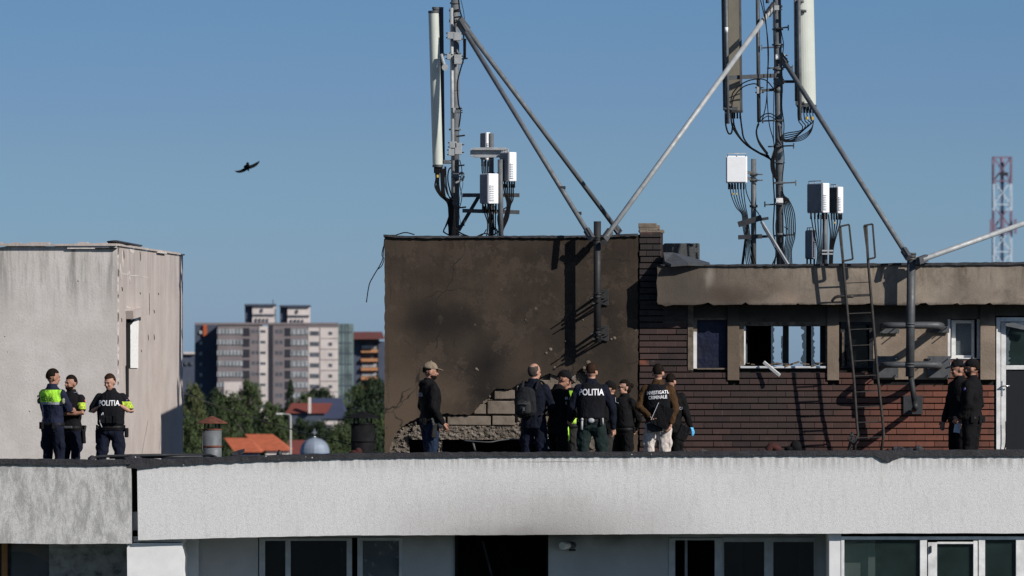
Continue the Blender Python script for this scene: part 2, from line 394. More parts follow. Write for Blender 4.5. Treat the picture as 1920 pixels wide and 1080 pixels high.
M['cable'] = simple('black_cable_sheath', (.007,.007,.008), .7, .3, 10, .2, 50, spec=.12)
M['yellow'] = simple('yellow_tape', (.55,.36,.05), .6, .2, 10)
M['pale_cable'] = simple('cream_cable_sheath', (.42,.38,.22), .6, .2, 10)
M['upvc'] = simple('white_window_plastic', (.64,.64,.625), .5, .22, 6, .15, 30, spec=.4, world=True)
M['upvc_s'] = simple('dull_window_plastic', (.50,.51,.52), .5, .15, 6, .15, 30, world=True)
M['upvc_burnt'] = simple('scorched_window_plastic', (.12,.095,.07), .8, .6, 9, .4, 40, world=True)
M['char_wood'] = simple('charred_window_frame', (.022,.024,.028), .8, .4, 10, .4, 40, world=True)
M['navy_sheet'] = simple('navy_plastic_sheet', (.0035,.006,.022), .6, .4, 2.5, .6, 5, world=True, bdist=.04)
M['door_panel'] = simple('near_black_door_panel', (.010,.011,.013), .5, .3, 3, .1, 30, world=True)
def glass(name, c, alpha, rough=.06):
    g = G(name); v = g.pos(); n = g.noise(v,3,4,.6)
    g.b.inputs['Alpha'].default_value = alpha
    g.bump(g.noise(v,1.2,2),.15,.02)
    return g.done(g.ramp(n,[(.3,sc3(c,.7)),(.7,sc3(c,1.3))]), rough, 0, .22)
M['glass_dark'] = glass('dark_window_glass', (.008,.011,.012), .62)
M['net'] = simple('grey_net_curtain', (.20,.22,.24), .9, .3, 5, .2, 20, world=True)
M['glass_green'] = glass('green_tinted_glass', (.022,.040,.036), .42)
M['dark_red'] = simple('dark_red_cloth', (.045,.014,.012), .9, .3, 9)
M['glass_clear'] = glass('dusty_clear_glass', (.18,.21,.23), .30)
M['glass_shard'] = glass('cracked_glass_edge', (.12,.15,.17), .55, .3)
g = G('lace_curtain'); v = g.pos(); w = g.warp(v,6,.12)
ln = g.step(g.vor(w, 9,'SMOOTH_F1'), .32,.24); ln2 = g.step(g.noise(w,14,2),.50,.55)
M['lace'] = g.done(g.mix(g.m('MULTIPLY',ln,ln2), (.05,.06,.058), (.26,.29,.28)), .9)
M['orange_curtain'] = simple('orange_curtain_cloth', (.30,.15,.06), .9, .25, 4, .5, 9, world=True)
M['green_panel'] = simple('pale_green_blind', (.30,.38,.36), .8, .12, 2, .3, 20, world=True)
M['scar'] = simple('pale_broken_plaster_edge', (.56,.52,.48), .95, .25, 14, .6, 40, world=True)
M['poly'] = simple('white_polystyrene_infill', (.80,.79,.76), .9, .10, 18, .9, 25, world=True, bdist=.02)
M['chrome'] = simple('bright_metal_handle', (.62,.62,.62), .3, .1, 8, 0, metal=.8)
M['lamp_white'] = simple('white_lamp_plastic', (.7,.7,.66), .4, .1, 8)
# people
M['skin'] = simple('skin', (.40,.22,.155), .55, .14, 16, .25, 60, spec=.35)
M['skin_tan'] = simple('tanned_skin', (.33,.17,.115), .55, .14, 16, .25, 60, spec=.35)
M['hair_dark'] = simple('dark_brown_hair', (.011,.008,.006), .85, .4, 40, .5, 90, spec=.08)
M['hair_brown'] = simple('brown_hair', (.030,.016,.010), .85, .4, 40, .5, 90, spec=.08)
M['hair_grey'] = simple('greying_hair', (.055,.046,.040), .85, .4, 40, .5, 90, spec=.08)
for k,c in dict(navy=(.0065,.0085,.019), navyj=(.006,.0075,.015), black=(.0058,.0058,.0065), black2=(.0075,.0075,.0085), vest=(.0065,.007,.009), jeans=(.014,.024,.048),
                green=(.012,.022,.021), brown=(.055,.029,.012), beige=(.56,.50,.45), grey=(.030,.030,.030), khaki=(.22,.175,.125), pack=(.016,.017,.019)).items():
    M[k] = fabric(k+'_cloth', c, .9, .55)
M['leather'] = simple('black_leather', (.008,.008,.009), .6, .3, 20, .3, 60, spec=.2)
M['boot'] = simple('black_boot_leather', (.009,.009,.010), .45, .3, 20, .3, 60, spec=.4)
M['white_ink'] = simple('white_reflective_print', (.78,.78,.80), .5, .06, 30, 0)
M['dim_ink'] = simple('worn_grey_print', (.34,.36,.42), .6, .3, 40, 0)
M['green_ink'] = simple('dark_green_print', (.05,.12,.03), .7, .1, 30, 0)
M['lime'] = simple('lime_high_visibility_cloth', (.38,.78,.06), .75, .12, 9, .5, 14, bdist=.02)
M['lime_y'] = simple('yellow_green_high_visibility_cloth', (.50,.80,.10), .75, .12, 9, .5, 14, bdist=.02)
M['reflect'] = simple('silver_reflective_tape', (.42,.43,.45), .5, .12, 20, 0)
M['blue_glove'] = simple('blue_nitrile_glove', (.10,.42,.72), .5, .12, 20, .2, 60)
M['paper'] = simple('white_paper', (.75,.77,.80), .7, .05, 10, 0)
M['flag_b'] = simple('flag_blue', (.02,.05,.35), .8, .1, 10, 0); M['flag_y'] = simple('flag_yellow', (.75,.5,.03), .8, .1, 10, 0)
M['flag_r'] = simple('flag_red', (.6,.03,.03), .8, .1, 10, 0); M['patch'] = simple('embroidered_patch', (.22,.22,.16), .8, .5, 60, 0)
M['sunglass'] = simple('black_sunglass_lens', (.004,.004,.005), .12, .1, 10, 0, spec=.6)
M['eye'] = simple('dark_eye', (.012,.009,.008), .2, .1, 10, 0); M['lip'] = simple('lip_skin', (.20,.08,.065), .6, .1, 20, 0)
# distance, with a little haze mixed into several of the colours
def dist(name, c, var=.12, scale=.3): return simple(name, c, .9, var, scale, 0, world=True)
M['mauve'] = dist('mauve_render', (.190,.162,.165)); M['cream'] = dist('cream_render', (.56,.50,.47)); M['sh_navy'] = dist('navy_render_and_shade', (.06,.072,.105))  # navy serves dark walls and the painted shade of turned-away sides
M['bwin'] = dist('distant_dark_window', (.085,.095,.115), .4, .8); M['bglz'] = dist('balcony_glazing', (.31,.33,.34), .35, .6); M['bdark'] = dist('dark_loggia', (.03,.03,.04))
M['bgreen'] = dist('green_glass_cladding', (.13,.175,.17), .45, .35); M['borange'] = dist('orange_balcony_front', (.42,.20,.10)); M['bbrown'] = dist('brown_metal_roof', (.15,.05,.04))
M['tile'] = dist('orange_clay_tiles', (.42,.11,.05), .2, 1.2); M['slate'] = dist('blue_slate_roof', (.045,.055,.10)); M['redroof'] = dist('dull_red_roof', (.17,.045,.035))
M['orange_mark'] = dist('orange_wedge_paint', (.42,.10,.04)); M['dome'] = simple('silver_dome_sheet', (.22,.26,.32), .6, .15, .6, 0, metal=.1, world=True)
M['dome_blue'] = dist('blue_drum_paint', (.10,.17,.32)); M['bark'] = simple('tree_bark', (.06,.045,.03), .95, .3, 2, 0, world=True)
M['concrete_pole'] = dist('concrete_lamp_post', (.40,.39,.36))
def leafmat(name, a, b):
    g = G(name); v = g.pos(); at = g.N('ShaderNodeAttribute'); at.attribute_name = 'rnd'
    n = g.noise(v,.5,3); f = g.m('ADD', g.m('MULTIPLY',at.outputs['Fac'],.6), g.m('MULTIPLY',n,.5))
    return g.done(g.mix(f,a,b),.75,0,.2)
M['leaf1'] = leafmat('mid_green_leaves', (.022,.038,.016), (.075,.100,.038)); M['leaf2'] = leafmat('dark_green_leaves', (.010,.020,.012), (.034,.052,.024)); M['leaf3'] = leafmat('olive_leaves', (.035,.050,.020), (.11,.125,.050))
g = G('street_level_ground'); v = g.pos(); M['ground'] = g.done(g.ramp(g.noise(v,.02,5,.6),[(.3,(.022,.034,.018)),(.6,(.035,.05,.025)),(.75,(.12,.11,.10))]),.95)
M['hill'] = simple('hazy_hill_woods', (.13,.18,.20), .95, .15, .004, 0, world=True)
g = G('hazy_red_and_white_tower_paint'); z = g.xyz(g.pos())[2]
f = g.m('GREATER_THAN', z, PZ(345,1500)); f2 = g.m('MULTIPLY', g.m('LESS_THAN', z, PZ(395,1500)), g.m('GREATER_THAN', z, PZ(441,1500)))
M['tower'] = g.done(g.mix(g.m('ADD',f,f2,True), (.42,.50,.58), (.20,.15,.21)), .8)  # distance haze is mixed into both band colours
# ================================================================ ground and distance
mb = MB()
ys = [-300, 60, 250, 500, 700, 3000, 9000, 40000]; zs = [0,0,2,7,8,8,6,0]
xs = [-30000,-3000,-600,0,600,3000,30000]
for j in range(len(ys)):
    for xx in xs: mb.v.append(Vector((xx, ys[j], zs[j])))
nx = len(xs)
for j in range(len(ys)-1):
    for i in range(nx-1):
        mb.f.append([j*nx+i, j*nx+i+1, (j+1)*nx+i+1, (j+1)*nx+i]); mb.m.append(0); mb.sm.append(False)
tag(mb.build('ground', M['ground']), kind='structure')
mb = MB(); n = 160; prev = []
for i in range(n):
    xx = -9000+18000*i/(n-1); h = 27+9*mnoise.noise(Vector((i*.13,0,0)))+3*mnoise.noise(Vector((i*.9,3,0)))
    mb.v += [Vector((xx,9000,0)), Vector((xx,9000,h)), Vector((xx,9900,0))]
for i in range(n-1):
    a = 3*i
    for f in ([a,a+3,a+4,a+1],[a+1,a+4,a+5,a+2]): mb.f.append(f); mb.m.append(0); mb.sm.append(True)
tag(mb.build('hills', M['hill']), kind='structure')

# ---- far apartment block
Y0 = 1400.0
blk = thing('apartment_block', Vector((PX(510,Y0),Y0,8)), 'distant mauve and cream apartment block with green glazed right end and two roof boxes', 'building')
def part(name, mat, parent, rects, label=None):
    m_ = MB()
    for (a,b,t,u,Y,dep) in rects: m_.prect(a,b,t,u,1400+(Y-1400)*.12 if 1398<=Y<=1402 else Y,dep)
    return m_.build(name, mat, parent, label=label)
part('shaded_end_wall', M['sh_navy'], blk, [(365,410,608,880,1408,16)])  # dark colour paints in the shade of this end wall
part('painted_wedge', M['orange_mark'], blk, [(381,388,609,630,1407.4,.5)])
wm = part('mauve_wall', M['mauve'], blk, [(408,487,608,880,1401,16),(505,578,608,880,1400,16),(577,634,608,614,1399.6,.6)])
wc = part('cream_wall', M['cream'], blk, [(486,505,612,880,1399.5,8),(577,634,614,880,1400,12),(420,455,716,770,1399,3)])
part('dark_joint', M['bdark'], blk, [(503,512,608,880,1399,2)])
gg = part('glazed_corner', M['bgreen'], blk, [(634,660,607,880,1400.5,14)])
part('glazing_bar', M['sh_navy'], gg, [(x,x+1.3,607,760,1400,.5) for x in (640,647,652)]+[(634,660,y,y+1.6,1399.9,.4) for y in range(622,760,20)])
part('parapet', M['mauve'], blk, [(365,634,605,609,1398.6,2)])
for k in range(8):
    yy = 617+20*k
    part('balcony', M['bglz'], blk, [(407,455,yy,yy+9,1399.4,1.2)] )
    part('balcony', M['bglz'], blk, [(545,577,yy,yy+10,1398.6,1.2)])
    part('loggia', M['bdark'], blk, [(455,468,yy-2,yy+13,1400.3,.4)])
    part('loggia', M['bdark'], blk, [(534,545,yy-2,yy+13,1399.3,.4)])
    w = part('window', M['bwin'], blk, [(472,478,yy+1,yy+7,1400.6,.3)]); w2 = part('window', M['bwin'], blk, [(480,485,yy+1,yy+7,1400.6,.3)])
    part('window', M['bwin'], blk, [(488,498,yy+2,yy+7,1399.2,.2)]); part('window', M['bwin'], blk, [(516,522,yy+1,yy+8,1399.6,.3)]); part('window', M['bwin'], blk, [(524,530,yy+1,yy+8,1399.6,.3)])
    part('window', M['bwin'], blk, [(581,598,yy+4,yy+12,1399.5,.4)]); part('window', M['bwin'], blk, [(616,623,yy+5,yy+11,1399.5,.4)])
    part('window', M['bglz'], blk, [(374,379,yy+3,yy+9,1407.6,.3)]) if k<6 else None
    for q in range(7): part('mullion', M['bwin'] if (k*7+q*3)%4 else M['mauve'], blk, [(408+q*6.6+(k%3),410+q*6.6+(k%3),yy+.5,yy+8.5,1399.1,.25)])
    for q in range(4): part('mullion', M['bwin'], blk, [(547+q*8,548.8+q*8,yy+.5,yy+9.5,1398.3,.25)])
part('floor_line', M['mauve'], blk, [(600,634,y,y+1.2,1399.6,.3) for y in range(634,770,20)]+[(599,600.6,614,770,1399.55,.3)])
for a,b,t in ((459,515,572),(525,580,574)):
    rb = part('roof_box', M['cream'], blk, [(a+14,b,t,609,1404,6)])
    part('side_wall', M['sh_navy'], rb, [(a,a+14.5,t+1,609,1405,6)])  # shade of the box side put in as a dark colour
    part('cornice', M['sh_navy'], rb, [(a-1,b+1,t-2,t+1.5,1403.4,7)]); part('band', M['bwin'], rb, [(a+14,b,t+17,t+20,1403.7,.2)])
    for q in range(4): part('window', M['bwin'], rb, [(a+20+q*7,a+23+q*7,t+25,t+33,1403.7,.2)])
    part('window', M['bwin'], rb, [(a+30,a+34,t+7,t+13,1403.7,.2)])
part('aerial', M['bdark'], blk, [(511,512.3,562,573,1404,.3)])
# ---- second block with brown roof
b2 = thing('apartment_block', Vector((PX(690,1500),1500,8)), 'distant block with brown pitched roof and orange balcony fronts', 'building')
part('wall', M['sh_navy'], b2, [(660,676,636,880,1500,14),(709,722,640,880,1500,14)])
part('wall', M['bwin'], b2, [(676,709,636,880,1501,14)], label='recessed dark front between the side walls')
r_ = MB()
Yr=1496
r_.add([P(655,636,Yr),P(722,636,Yr),P(716,622,1512),P(664,622,1512),P(655,636,1528),P(722,636,1528)],[(0,1,2,3),(1,5,2),(0,3,4),(3,2,5,4),(0,4,5,1)])
r_.build('roof', M['bbrown'], b2)
for k in range(8):
    yy = 655+17*k
    bl = part('balcony', M['borange'], b2, [(677,708,yy,yy+6,1499,2)]); part('glazing', M['bglz'], bl, [(678,706,yy-7,yy-1,1500,.5)]) if k in (0,2,3,5) else None
b3 = thing('apartment_block', Vector((PX(350,1700),1700,8)), 'small dark distant building beside the grey concrete block', 'building')
part('wall', M['sh_navy'], b3, [(335,366,664,880,1700,14)]); part('roof', M['cream'], b3, [(345,366,660,664,1699,12)]); part('window', M['bwin'], b3, [(346,352,678,684,1699.5,.3)]); part('window', M['bwin'], b3, [(356,362,678,684,1699.5,.3)])

# ---- houses
def gable(px0, px1, pyr, pye, Y, dep, skew, roofm, wallm, label, cat='house', wins=True, hi=None):
    """small house whose ridge runs across the view"""
    x0,x1 = PX(px0,Y), PX(px1,Y); ze = PZ(pye,Y); zr = PZ(pyr,Y)
    t = thing('house', Vector(((x0+x1)/2,Y,8)), label, cat)
    s = skew*Y/F
    m_ = MB(); m_.rect(x0+.5,x1-.5,Y+.4,Y+dep-.4,7.5,ze-.02); m_.build('wall', wallm, t)
    m_ = MB(); a=[Vector((x0,Y,ze)),Vector((x1,Y,ze)),Vector((x1+s,Y+dep/2,zr)),Vector((x0+s,Y+dep/2,zr)),Vector((x0,Y+dep,ze)),Vector((x1,Y+dep,ze))]
    m_.add(a,[(0,1,2,3),(3,2,5,4),(0,3,4),(1,5,2),(0,4,5,1)]); m_.build('roof', roofm, t)
    if wins:
        for q in range(3):
            xx = x0+(x1-x0)*(.2+.3*q); mm=MB(); mm.rect(xx-.5,xx+.5,Y+.3,Y+.42,ze-2.2,ze-.9); mm.build('window', M['bwin'], t)
    return t
h1 = gable(490,543,815,845,800,14,-36,M['tile'],M['cream'],'house with the wider bright orange tiled roof beyond the parapet')
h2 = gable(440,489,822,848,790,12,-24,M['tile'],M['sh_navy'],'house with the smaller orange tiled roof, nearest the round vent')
h3 = gable(585,648,747,785,1000,22,-10,M['slate'],M['cream'],'house with navy blue pitched roof among the trees')
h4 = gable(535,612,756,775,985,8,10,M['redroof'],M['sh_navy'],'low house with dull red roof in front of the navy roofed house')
mm=MB(); mm.prect(578,583,745,775,984,1.0); mm.build('chimney', M['cream'], h4)
h5 = gable(543,575,826,852,820,12,-6,M['redroof'],M['cream'],'low dark red roofed house left of the silver dome')
# ---- church dome
ch = thing('church', Vector((PX(590,600),600,8)), 'silver ribbed church dome on a blue drum topped by a cross', 'church')
mb = MB(); c = P(590,850,600); rr = 27*600/F
prof = [(1.0,-.0),(1.0,.12),(.97,.35),(.87,.60),(.70,.82),(.45,.98),(.2,1.06),(.06,1.10)]
nseg = 24
for (k,h) in prof:
    for i in range(nseg):
        a = 2*math.pi*i/nseg; q = rr*k*(1.0 if i%3 else 1.03)
        mb.v.append(c+Vector((q*math.cos(a),q*math.sin(a),h*rr)))
for j in range(len(prof)-1):
    for i in range(nseg):
        mb.f.append([j*nseg+i,j*nseg+(i+1)%nseg,(j+1)*nseg+(i+1)%nseg,(j+1)*nseg+i]); mb.m.append(0); mb.sm.append(False)
mb.build('dome', M['dome'], ch)
MB().tube([(c.x,c.y,8),(c.x,c.y,c.z+.05)], rr*.98, 24).build('drum', M['dome_blue'], ch)
cm = MB(); tz = c.z+1.1*rr; cm.box((c.x,c.y,tz+.35),(.09,.09,.8)); cm.box((c.x,c.y,tz+.45),(.4,.08,.09)); cm.ell((c.x,c.y,tz+.02),.12); cm.build('cross', M['chrome'], ch)
# ---- street lamp
sl = thing('street_lamp', P(545,900,500), 'concrete street lamp with a single arm rising from the trees', 'street lamp')
pz = P(545,779,500)
MB().tube([(pz.x,500,8),pz],[.10,.06],10).build('post', M['concrete_pole'], sl)
MB().tube(spline([pz, P(541,777,500), P(530,775.5,500)]),.04,8).build('arm', M['concrete_pole'], sl)
MB().box(P(524,776,500),(.5,.2,.1)).build('lamp_head', M['lamp_white'], sl, bevel=.03)
# ---- lattice tower
tw = thing('lattice_tower', P(1879,900,1500), 'distant red and white lattice radio tower at the right edge', 'tower')
tw.location.z = 8
Yt = 1500; hw = 16.5*Yt/F; cx = PX(1879,Yt); ztop = PZ(295,Yt); leg = MB(); br = MB(); hb = MB()
cs = [(cx-hw,Yt-hw),(cx+hw,Yt-hw),(cx+hw,Yt+hw),(cx-hw,Yt+hw)]
for (a,b) in cs: MB().beam((a,b,8),(a,b,ztop),.34,.34).build('leg', M['tower'], tw)
z0 = 8; nb = 12; step_ = (ztop-8)/nb
for k in range(nb):
    za = 8+k*step_; zb = za+step_
    for i in range(4):
        a = cs[i]; b = cs[(i+1)%4]
        br.beam((a[0],a[1],za),(b[0],b[1],zb),.2,.2); br.beam((b[0],b[1],za),(a[0],a[1],zb),.2,.2); hb.beam((a[0],a[1],zb),(b[0],b[1],zb),.25,.25)
br.build('bracing', M['tower'], tw); hb.build('ring', M['tower'], tw)
MB().tube([(cx,Yt,8),(cx,Yt,ztop)],.42,8).build('cable_duct', M['tower'], tw)
mb = MB(); mb.box((cx+.2,Yt-2.6,PZ(327,Yt)),(1.8,.9,.7)); mb.build('dish', M['bdark'], tw)
for d in (-2.6,0,2.7): MB().box((cx+d,Yt-2.9,PZ(425,Yt)),(.6,.4,3.2)).build('antenna', M['tower'], tw)

# ---- trees
def leafmesh(name, H, Wd, nclump, nleaf, leaf, seed, conical=False):
    rnd = random.Random(seed); vs=[]; fs=[]; att=[]
    for c in range(nclump):
        t = rnd.random(); z = H*(.28+.70*t)
        if conical: rad = Wd*.5*(1.02-t)
        else: rad = Wd*.5*math.sin(math.pi*(.12+.83*t))**.7
        a = rnd.random()*6.283; q = rad*math.sqrt(rnd.random())*(.95 if rnd.random()<.8 else 1.12)
        cc = Vector((q*math.cos(a), q*math.sin(a), z)); cr = (.55 if conical else 1.0)*rnd.uniform(.6,1.35)*Wd/8
        sh = rnd.random()
        for _ in range(nleaf):
            d = Vector((rnd.gauss(0,1),rnd.gauss(0,1),rnd.gauss(0,.8))); d.normalize()
            p = cc+d*cr*rnd.random()**.4
            nrm = (d+Vector((rnd.gauss(0,.5),rnd.gauss(0,.5),rnd.gauss(0,.5)+.3))).normalized()
            s_,u_ = frame_of(nrm, Vector((rnd.random(),rnd.random(),rnd.random())).normalized()); l = leaf*rnd.uniform(.6,1.3)
            b = len(vs); vs += [p-s_*l*.5, p+u_*l*.35, p+s_*l*.5, p-u_*l*.35]; fs.append((b,b+1,b+2,b+3)); att += [min(1,max(0,sh*.75+rnd.random()*.25))]*1
    me = bpy.data.meshes.new(name); me.from_pydata([tuple(v) for v in vs],[],fs)
    at = me.attributes.new('rnd','FLOAT','FACE'); at.data.foreach_set('value', att); return me
crowns = [leafmesh('crown',13,8.5,95,70,.42,1), leafmesh('crown',13,7.0,90,70,.42,2), leafmesh('crown',12,10,120,70,.42,3), leafmesh('crown',15,6,110,55,.36,4,True)]
def trunkmesh(H, seed, con=False):
    rnd = random.Random(seed); m_ = MB(); m_.tube([(0,0,-6),(0.05,0,H*.3),(0,.1,H*.6),(.1,0,H*.9)],[.42,.33,.2,.05],8)
    for k in range(9):
        z = H*rnd.uniform(.3,.7); a = rnd.random()*6.28; l = rnd.uniform(1.5,3.2)*(.5 if con else 1)
        m_.tube([(0,0,z),(math.cos(a)*l*.5,math.sin(a)*l*.5,z+l*.4),(math.cos(a)*l,math.sin(a)*l,z+l*.9)],[.13,.08,.03],6)
    me = bpy.data.meshes.new('trunk'); me.from_pydata([tuple(v) for v in m_.v],[],m_.f); me.materials.append(M['bark']); return me
trunks = [trunkmesh(13,1),trunkmesh(13,2),trunkmesh(12,3),trunkmesh(15,4,True)]
_cm = {}
def tree(px, pyt, Y, kind, mat, wpx, label):
    base = crowns[kind]; key = (kind,mat)
    if key not in _cm:
        c_ = base.copy(); c_.materials.clear(); c_.materials.append(M[mat]); _cm[key] = c_
    zt = PZ(pyt,Y); hh = zt-8 if Y>=600 else zt-(2+5*(Y-250)/250 if Y<500 else 7+(Y-500)/200)
    H0 = [13,13,12,15][kind]; W0 = [8.5,7,10,6][kind]
    t = thing('tree', Vector((PX(px,Y),Y,zt-hh)), label, 'tree', 'trees beyond the parapet', rz=random.random()*6.28)
    w = wpx*Y/F/W0
    t.scale = (w,w,hh/H0)
    for nm,me in (('crown',_cm[key]),('trunk',trunks[kind])):
        o = bpy.data.objects.new(nm, me); COL.objects.link(o); o.parent = t
TL = [(362,722,800,0,'leaf3',62,'pale olive tree beside the edge of the concrete block'),
 (405,733,900,0,'leaf2',70,'dark tree left of the tallest crown under the far block'),
 (468,711,900,1,'leaf1',62,'tallest broad tree in front of the mauve apartment block'),
 (430,742,850,2,'leaf1',90,'mid green tree behind the round vent cap'),
 (505,752,860,1,'leaf1',60,'green tree right of the tallest crown'),
 (545,712,1150,3,'leaf2',46,'dark conical tree in front of the far block'),
 (600,730,1250,2,'leaf2',80,'wide dark tree above the navy roofed house'),
 (575,738,1200,0,'leaf1',60,'green tree left of the navy roof'),
 (672,722,1150,0,'leaf1',70,'green tree below the brown roofed block'),
 (702,712,1100,2,'leaf2',90,'dark tree against the edge of the burnt wall'),
 (668,768,880,2,'leaf2',80,'dark spreading tree behind the black vent cap'),
 (710,775,800,1,'leaf1',60,'green tree just left of the burnt wall'),
 (352,775,640,1,'leaf1',60,'nearest green tree at the foot of the concrete block'),
 (425,788,870,2,'leaf2',90,'dark tree between the vent and the orange roofs'),
 (480,780,880,0,'leaf2',80,'dark tree behind the wide orange roof'),
 (525,792,860,2,'leaf1',66,'green tree to the left of the street lamp'),
 (565,783,870,1,'leaf2',60,'dark tree just right of the street lamp'),
 (600,790,860,0,'leaf2',70,'dark tree above the silver dome'),
 (640,800,700,2,'leaf1',80,'green tree right of the silver dome'),
 (700,812,620,2,'leaf2',80,'dark low tree between the black vent and burnt wall'),
 (395,772,840,0,'leaf2',60,'dark tree directly behind the rusty vent cap'),
 (540,760,1000,1,'leaf2',60,'dark tree left of the dull red roof'),
 (625,775,1010,2,'leaf2',50,'dark tree hugging the navy roof'),
 (622,812,690,1,'leaf1',40,'slim green tree right of the dome')]
for a in TL:
    if a[0]==625: a=(652,)+a[1:]
    tree(*a)
# ---- bird
bd = thing('bird', P(464,313,200), 'black bird gliding with both wings spread against the sky', 'bird')
o0 = world_loc(bd); k = 200/F
def bp(x,y,d=0): return Vector(((x-464)*k, d, (313-y)*k))
mb = MB(); mb.ell((0,0,0),(.085,.22,.07),12,10,rot=Euler((0,R(20),R(25))).to_matrix()); mb.ell(bp(464.5,307.5,-.12),(.045,.06,.05),10,8)
mb.prism([(bp(464.2,311).x,bp(464,311).z),(bp(462.2,309).x,bp(0,309).z),(bp(465.6,305.6).x,bp(0,305.6).z),(bp(466,310).x,bp(0,310).z)],-.1,-.02)
mb.prism([(bp(462,317).x,bp(0,317).z),(bp(466.5,321.8).x,bp(0,321.8).z),(bp(467.3,316).x,bp(0,316).z)],.0,.03)
mb.build('body', M['black'], bd, local=True)
for poly in ([(464,312),(458,315),(450,319),(446,320),(439.5,320.3),(444,323.5),(450,324.3),(457,322.5),(463,319),(466,317)],
             [(465,311.5),(470,309.5),(477,306.5),(482,303.8),(487,301.3),(486,305),(482,310),(477,313.5),(471,316),(466,317)]):
    mb = MB(); mb.prism([(bp(a,b).x,bp(a,b).z) for a,b in poly],-.012,.012); mb.build('wing', M['black'], bd, local=True)
# ================================================================ main building under the crime scene
mbld = thing('apartment_building', Vector((0,100,0)), 'white plastered apartment building with long parapet and smoke marks above a black opening', 'building')
nbld = thing('apartment_building', Vector((-9,100,0)), 'neighbouring building with grey stained parapet at the left edge', 'building')
YP = 100.0
# parapet outline follows the photograph's slightly settled edge
top = [(257,874.2),(300,871.2),(400,866.2),(520,861.2),(640,858.2),(800,855.7),(1000,854.2),(1250,853.2),(1500,852.7),(1640,853.2),(1655,860.2),(1668,860.2),(1682,854.2),(1760,854.2),(1920,853.2),(2100,852.2)]
bot = [(2100,1000),(1700,1000),(1280,1001),(960,1003),(640,1004),(450,1008),(259,1013)]
def wob(pts, n, amp, seed):
    rnd = random.Random(seed); out=[]
    for i in range(len(pts)-1):
        (a,b),(c,d) = pts[i],pts[i+1]
        m_ = max(1,int(abs(c-a)/n))
        for j in range(m_):
            t=j/m_; out.append((a+(c-a)*t, b+(d-b)*t+rnd.uniform(-amp,amp)))
    out.append(pts[-1]); return out
poly = [(PX(a,YP),PZ(b,YP)) for a,b in wob(top,7,.9,1)+wob(bot,14,.35,2)]
mb = MB(); mb.prism(poly, YP, YP+.22); mb.build('parapet', M['parapet'], mbld)
# felt strip folded over the parapet, ragged lower edge
up = [(235,858),(300,862),(400,857.5),(520,853),(640,850.5),(800,848.5),(1000,848),(1250,847),(1500,845.5),(1650,845),(1690,844.5),(1920,843),(2100,842)]
lo = [(2100,854.2),(1920,855.2),(1760,856.2),(1690,855.2),(1668,865.2),(1655,864.2),(1640,854.7),(1500,854.2),(1250,854.7),(1000,855.7),(800,857.2),(640,859.7),(520,863.2),(400,868.2),(300,874.2),(262,878.2),(238,877.2)]
poly = [(PX(a,YP),PZ(b,YP)) for a,b in wob(up,9,.7,3)+wob(lo,5,1.0,4)]
mb = MB(); mb.prism(poly, YP-.035, YP+.5); mb.build('roof_felt_edge', M['felt_edge'], mbld)
# crumpled felt lump
mb = MB()
for i in range(16):
    mb.ell(P(1700+random.uniform(-24,30), 848+random.uniform(-4,4), 100.1), (random.uniform(.05,.13),random.uniform(.05,.1),random.uniform(.03,.07)),8,6, rot=Euler((random.random(),random.random(),0)).to_matrix())
for m_ in range(len(mb.sm)): mb.sm[m_] = False
o = mb.build('crumpled_felt', M['felt_edge']); tag(o, 'crumpled black roofing felt lump on the parapet below the grey pipe', 'felt scrap')
# left building parapet
top = [(-40,868),(0,868),(60,870),(160,871),(246,866)]; bot=[(247,1019),(120,1020),(-40,1018)]
poly = [(PX(a,YP),PZ(b,YP)) for a,b in wob(top,7,.8,5)+wob(bot,14,.4,6)]
MB().prism(poly, YP-.03, YP+.3).build('parapet', M['parapet_old'], nbld)
poly = [(PX(a,YP),PZ(b,YP)) for a,b in wob([(-40,858),(0,861),(120,861),(170,863),(200,862),(246,862)],8,.6,7)+wob([(246,870),(160,873),(60,871),(0,870),(-40,868)],6,.8,8)]
MB().prism(poly, YP-.07, YP+.5).build('roof_felt_edge', M['felt_edge'], nbld)
# roof decks + structural mass
MB().rect(PX(258,100),12,100.5,105.6,21.6,ROOF).build('roof', M['roofdeck'], mbld)
MB().rect(PX(721,107),12,105.6,118,21.6,ROOF-.004).build('roof', M['roofdeck'], mbld)
MB().rect(-16,PX(247,100),100.5,116,21.6,ROOF-.01).build('roof', M['roofdeck'], nbld)
MB().prect(248,256.5,872,1030,100.25,.4).build('expansion_joint', M['black_hole'], mbld)
# recessed storey wall with openings
YW = 101.35
mb = MB()
for (a,b) in ((345,484),(752,856),(1026,1254),(1527,1556)): mb.prect(a,b,985,1112,YW,.3)
mb.prect(484,752,985,1008,YW+.004,.29); mb.prect(856,1026,985,996,YW+.004,.29); mb.prect(1254,1527,985,1008,YW+.004,.29)
mb.build('recessed_wall', M['recess'], mbld)
MB().prect(345,372,985,1112,YW-.18,.18).build('pilaster', M['render'], mbld)
MB().rect(PX(250,101),12,100.22,104,ZZ(20.95),ZZ(21.3)).build('balcony_soffit', M['recess'], mbld)
MB().rect(PX(250,101),12,YW+.3,120,0,20.9).build('core', M['dark_room'], mbld) if False else None
# body of the building further down and behind (visible only from other positions)
MB().rect(PX(722,107),11.9,105.4,117.9,0,21.55).build('body', M['render'], mbld)
MB().rect(PX(346,102),11.9,YW+.01,105.3,0,20.62).build('lower_storeys', M['render'], mbld)
MB().rect(-16,PX(237,102),106.2,115.9,0,21.55).build('body', M['render'], nbld)
MB().rect(-16,PX(237,102),101.62,106.1,0,20.62).build('lower_storeys', M['render'], nbld)
